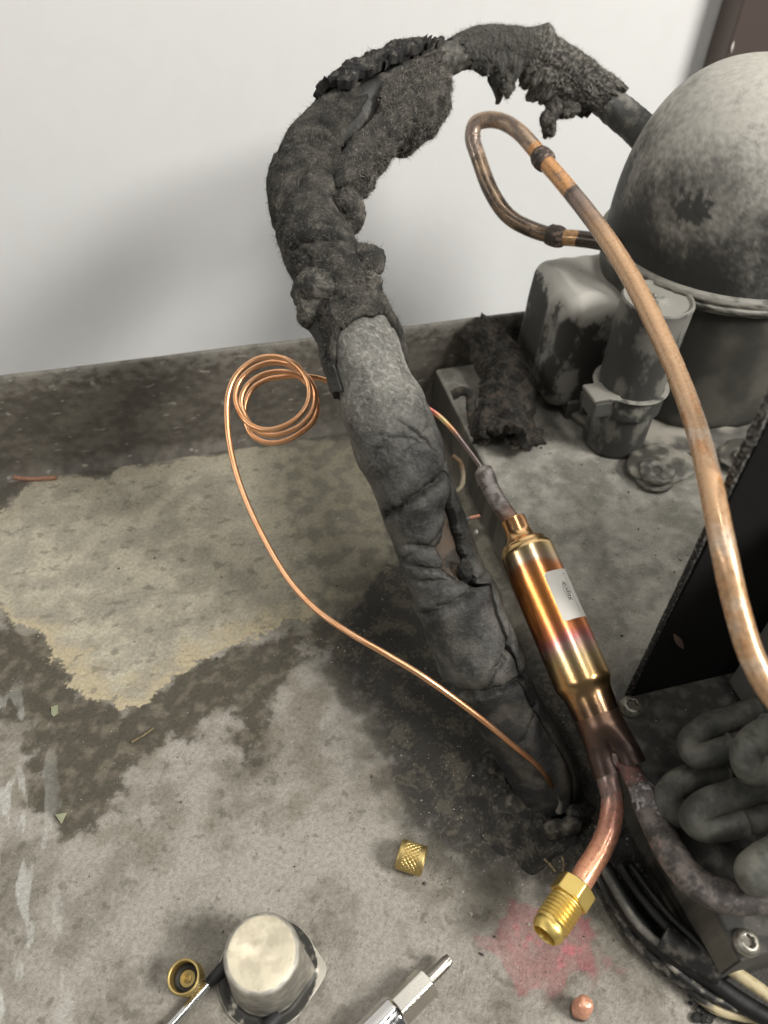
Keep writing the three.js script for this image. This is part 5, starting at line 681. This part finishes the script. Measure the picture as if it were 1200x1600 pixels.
// ---------------------------------------------------------------- cables at the lower right
{
  const grime = (s, th, q, k = 1) => { const n = fbm3(q.x * 0.25, q.y * 0.25, q.z * 0.25, 4); return mix([0.012, 0.012, 0.012], [0.22, 0.2, 0.165], sstep(-0.05, 0.4, n) * 0.8 * k); };
  const cable = (pts, r, name, label, color, group) => { const p = new Path(pts, EYE); return [p, single(name, label, 'cable', sweep(p, { ns: 220, nt: 22, r: (s, th) => r + 0.12 * r * fbm3(s * 0.2, Math.cos(th), Math.sin(th), 3), color: (s, th, q) => color(s, th, q, p) }), M.wire, pts[0], group)]; };
  cable([[128,10,-93.3],[130,10,-81.9],[131.7,10,-67.7],[135.9,10,-56.3],[142.5,10,-47.5],[149.5,10,-40],[157.5,10,-30.1],[170.6,10,-16]], 3.6, 'black_cable', 'thick grimy black cable running down to the lower right corner', grime);
  cable([[134.2,15,-85.3],[137.1,15,-72.4],[141.1,15,-60.9],[145.4,15,-53.1],[148.7,15,-46.6]], 2.2, 'black_cable', 'thinner black cable between the thick one and the liquid line', grime);
  cable([[128.1,5,-85.9],[128.4,5,-74.2],[131.4,5,-58.8],[137.3,5,-48.2],[143.7,5,-39.2],[149.1,5,-30.6],[159.1,5,-25],[177.6,5,-18.6]], 2.3, 'cream_cable', 'cream cable under black grime along the edge of the bundle', (s, th, q, p) => mix(grime(s, th, q), [0.45, 0.38, 0.23], sstep(p.L * 0.62, p.L * 0.7, s + 6 * n3(q.x * 0.3, q.y, q.z * 0.3))));
  cable([[147.7,15,-47.3],[156.3,15,-41.2],[162.5,15,-34.4],[167.9,15,-27.7],[176,15,-19]], 2.5, 'cream_cable', 'clean cream cable leaving the end of the black sleeve', (s, th, q) => mix([0.5, 0.42, 0.25], [0.36, 0.3, 0.18], sstep(0, 0.3, fbm3(q.x * 0.3, q.y * 0.3, q.z * 0.3, 3))));
  cable([[129.2,8,-92.3],[130.5,8,-84.9],[131.9,8,-76.8],[133.4,8,-69.9]], 1.1, 'blue_wire', 'thin blue wire just below the copper stub', (s, th, q) => mix([0.05, 0.07, 0.2], [0.03, 0.03, 0.04], sstep(-0.1, 0.3, n3(q.x * 0.4, q.y, q.z * 0.4))));
  cable([[150.3,17,-46.6],[154.7,17,-43.6],[158.4,17,-41.8],[159.7,17,-39.8],[158.1,17,-38.7]], 1.3, 'blue_wire', 'short blue wire looping out of the black sleeve end', () => [0.05, 0.08, 0.22]);
  cable([[130.9,9,-89.3],[131.8,9,-73.1],[134.6,9,-58.9],[139,9,-46.8],[144.4,9,-38.1],[151.9,9,-30.4],[170,9,-18.5]], 1.5, 'black_cable', 'thin dusty black wire running between the thick cable and the cream one', (s, th, q) => grime(s, th, q, 1.4));
  cable([[137.8,18,-83.8],[141.3,18,-69.9],[144.6,18,-60.1],[149,18,-51.3],[152.3,18,-44]], 1.4, 'black_cable', 'thinnest black wire tucked under the liquid line', grime);
  cable([[127.5,13,-87.6],[128.7,13,-76.7],[130.9,13,-65],[135.7,13,-55.6],[140.8,13,-51.4]], 1.7, 'grey_cable', 'dust grey wire entering the black sleeve', (s, th, q) => mix(grime(s, th, q), [0.2, 0.19, 0.165], 0.5));
  const sl = new Path([[138.9,14,-56.4],[143.4,14,-50.5],[148.9,14,-45.4],[154.9,14,-40.2]]), sg = sweep(sl, { ns: 90, nt: 36, caps: true, r: (s, th) => 5.2 + 1.1 * sstep(sl.L - 7, sl.L, s) + 0.6 * fbm3(s * 0.12, Math.cos(th), Math.sin(th), 3), color: (s, th, q) => grime(s, th, q, 0.6) });
  single('cable_sleeve', 'flared black plastic sleeve round the cables', 'cable sleeve', sg, M.wire, [152.8,0,-49.3]);
  cable([[128,1.4,-88.9],[129.1,1.4,-82.3],[129.4,1.4,-75]], 0.9, 'green_wire', 'thin dull yellow green wire left of the bundle', () => [0.2, 0.19, 0.11]);
  const R = rng(5); // soot and scraps among the cables
  const gs = []; for (let i = 0; i < 46; i++) { const t = R(), px = lerp(0, 1, t); const a = [138,2,-93.7], b = [156.3,2,-32.1]; const c = [lerp(a[0], b[0], px) + (R() - 0.5) * 20, 0.6 + R() * 2, lerp(a[2], b[2], px) + (R() - 0.5) * 20]; if (c[0] > 148) c[0] = 148 - R() * 6; const r = 0.6 + 2 * R() * R(); gs.push(lump(c, [r * 1.6, r * 0.55, r * 1.2], i * 3.1, 0.6, 0.5, 16, (x, y, z) => (R() < 0 ? [0, 0, 0] : mix([0.012, 0.012, 0.011], [0.1, 0.09, 0.075], sstep(0.05, 0.4, fbm3(x * 0.5, y * 0.5, z * 0.5, 3)))))); }
  const m = shade(new THREE.Mesh(place(mergeGeometries(gs), [0, 0, 0]), M.dirt)); m.name = 'soot_clods'; m.userData = { kind: 'stuff', label: 'black soot clods and scraps among the cables', category: 'soot' }; scene.add(m);
}
// ---------------------------------------------------------------- grit on the pan and tray: uncountable
{
  const R = rng(31), g = new THREE.IcosahedronGeometry(1, 0), n = 2600, im = new THREE.InstancedMesh(g, std({ color: rgb(1, 1, 1), roughness: 0.95 }), n), m = new THREE.Matrix4(), q = new THREE.Quaternion(), c = new THREE.Color();
  for (let i = 0; i < n; i++) {
    let x, z, y = 0; const k = R();
    if (k < 0.45) { x = lerp(-150, 150, R()); z = lerp(-405, -40, R()); } else if (k < 0.75) { const a = R() * 6.28, r = 20 + 55 * R(); x = HOLE[0] - 18 + Math.cos(a) * r; z = HOLE[1] + Math.sin(a) * r; if (x > 149) x = 149 - R() * 20; } else { x = lerp(156, 230, R()); z = lerp(-400, -30, R()); y = 40; }
    if (Math.hypot((x - HOLE[0]) / 12, (z - HOLE[1]) / 20) < 1.1) { x -= 30; }
    const r = (0.14 + 0.42 * R() * R() * R() + (R() < 0.02 ? 0.5 : 0)) ; q.setFromEuler(new THREE.Euler(R() * 6, R() * 6, R() * 6)); m.compose(new THREE.Vector3(x * MM, (y + r * 0.5) * MM, z * MM), q, new THREE.Vector3(r * (1 + R()) * MM, r * 0.7 * MM, r * (0.8 + 0.6 * R()) * MM)); im.setMatrixAt(i, m);
    const v = R() < 0.5 ? 0.03 + 0.05 * R() : 0.2 + 0.3 * R(); im.setColorAt(i, c.setRGB(v, v * 0.93, v * 0.8));
  }
  im.name = 'grit'; im.userData = { kind: 'stuff', label: 'fine grit and crumbs scattered on the pan', category: 'grit' }; shade(im); scene.add(im);
}
renderer.render(scene, camera);
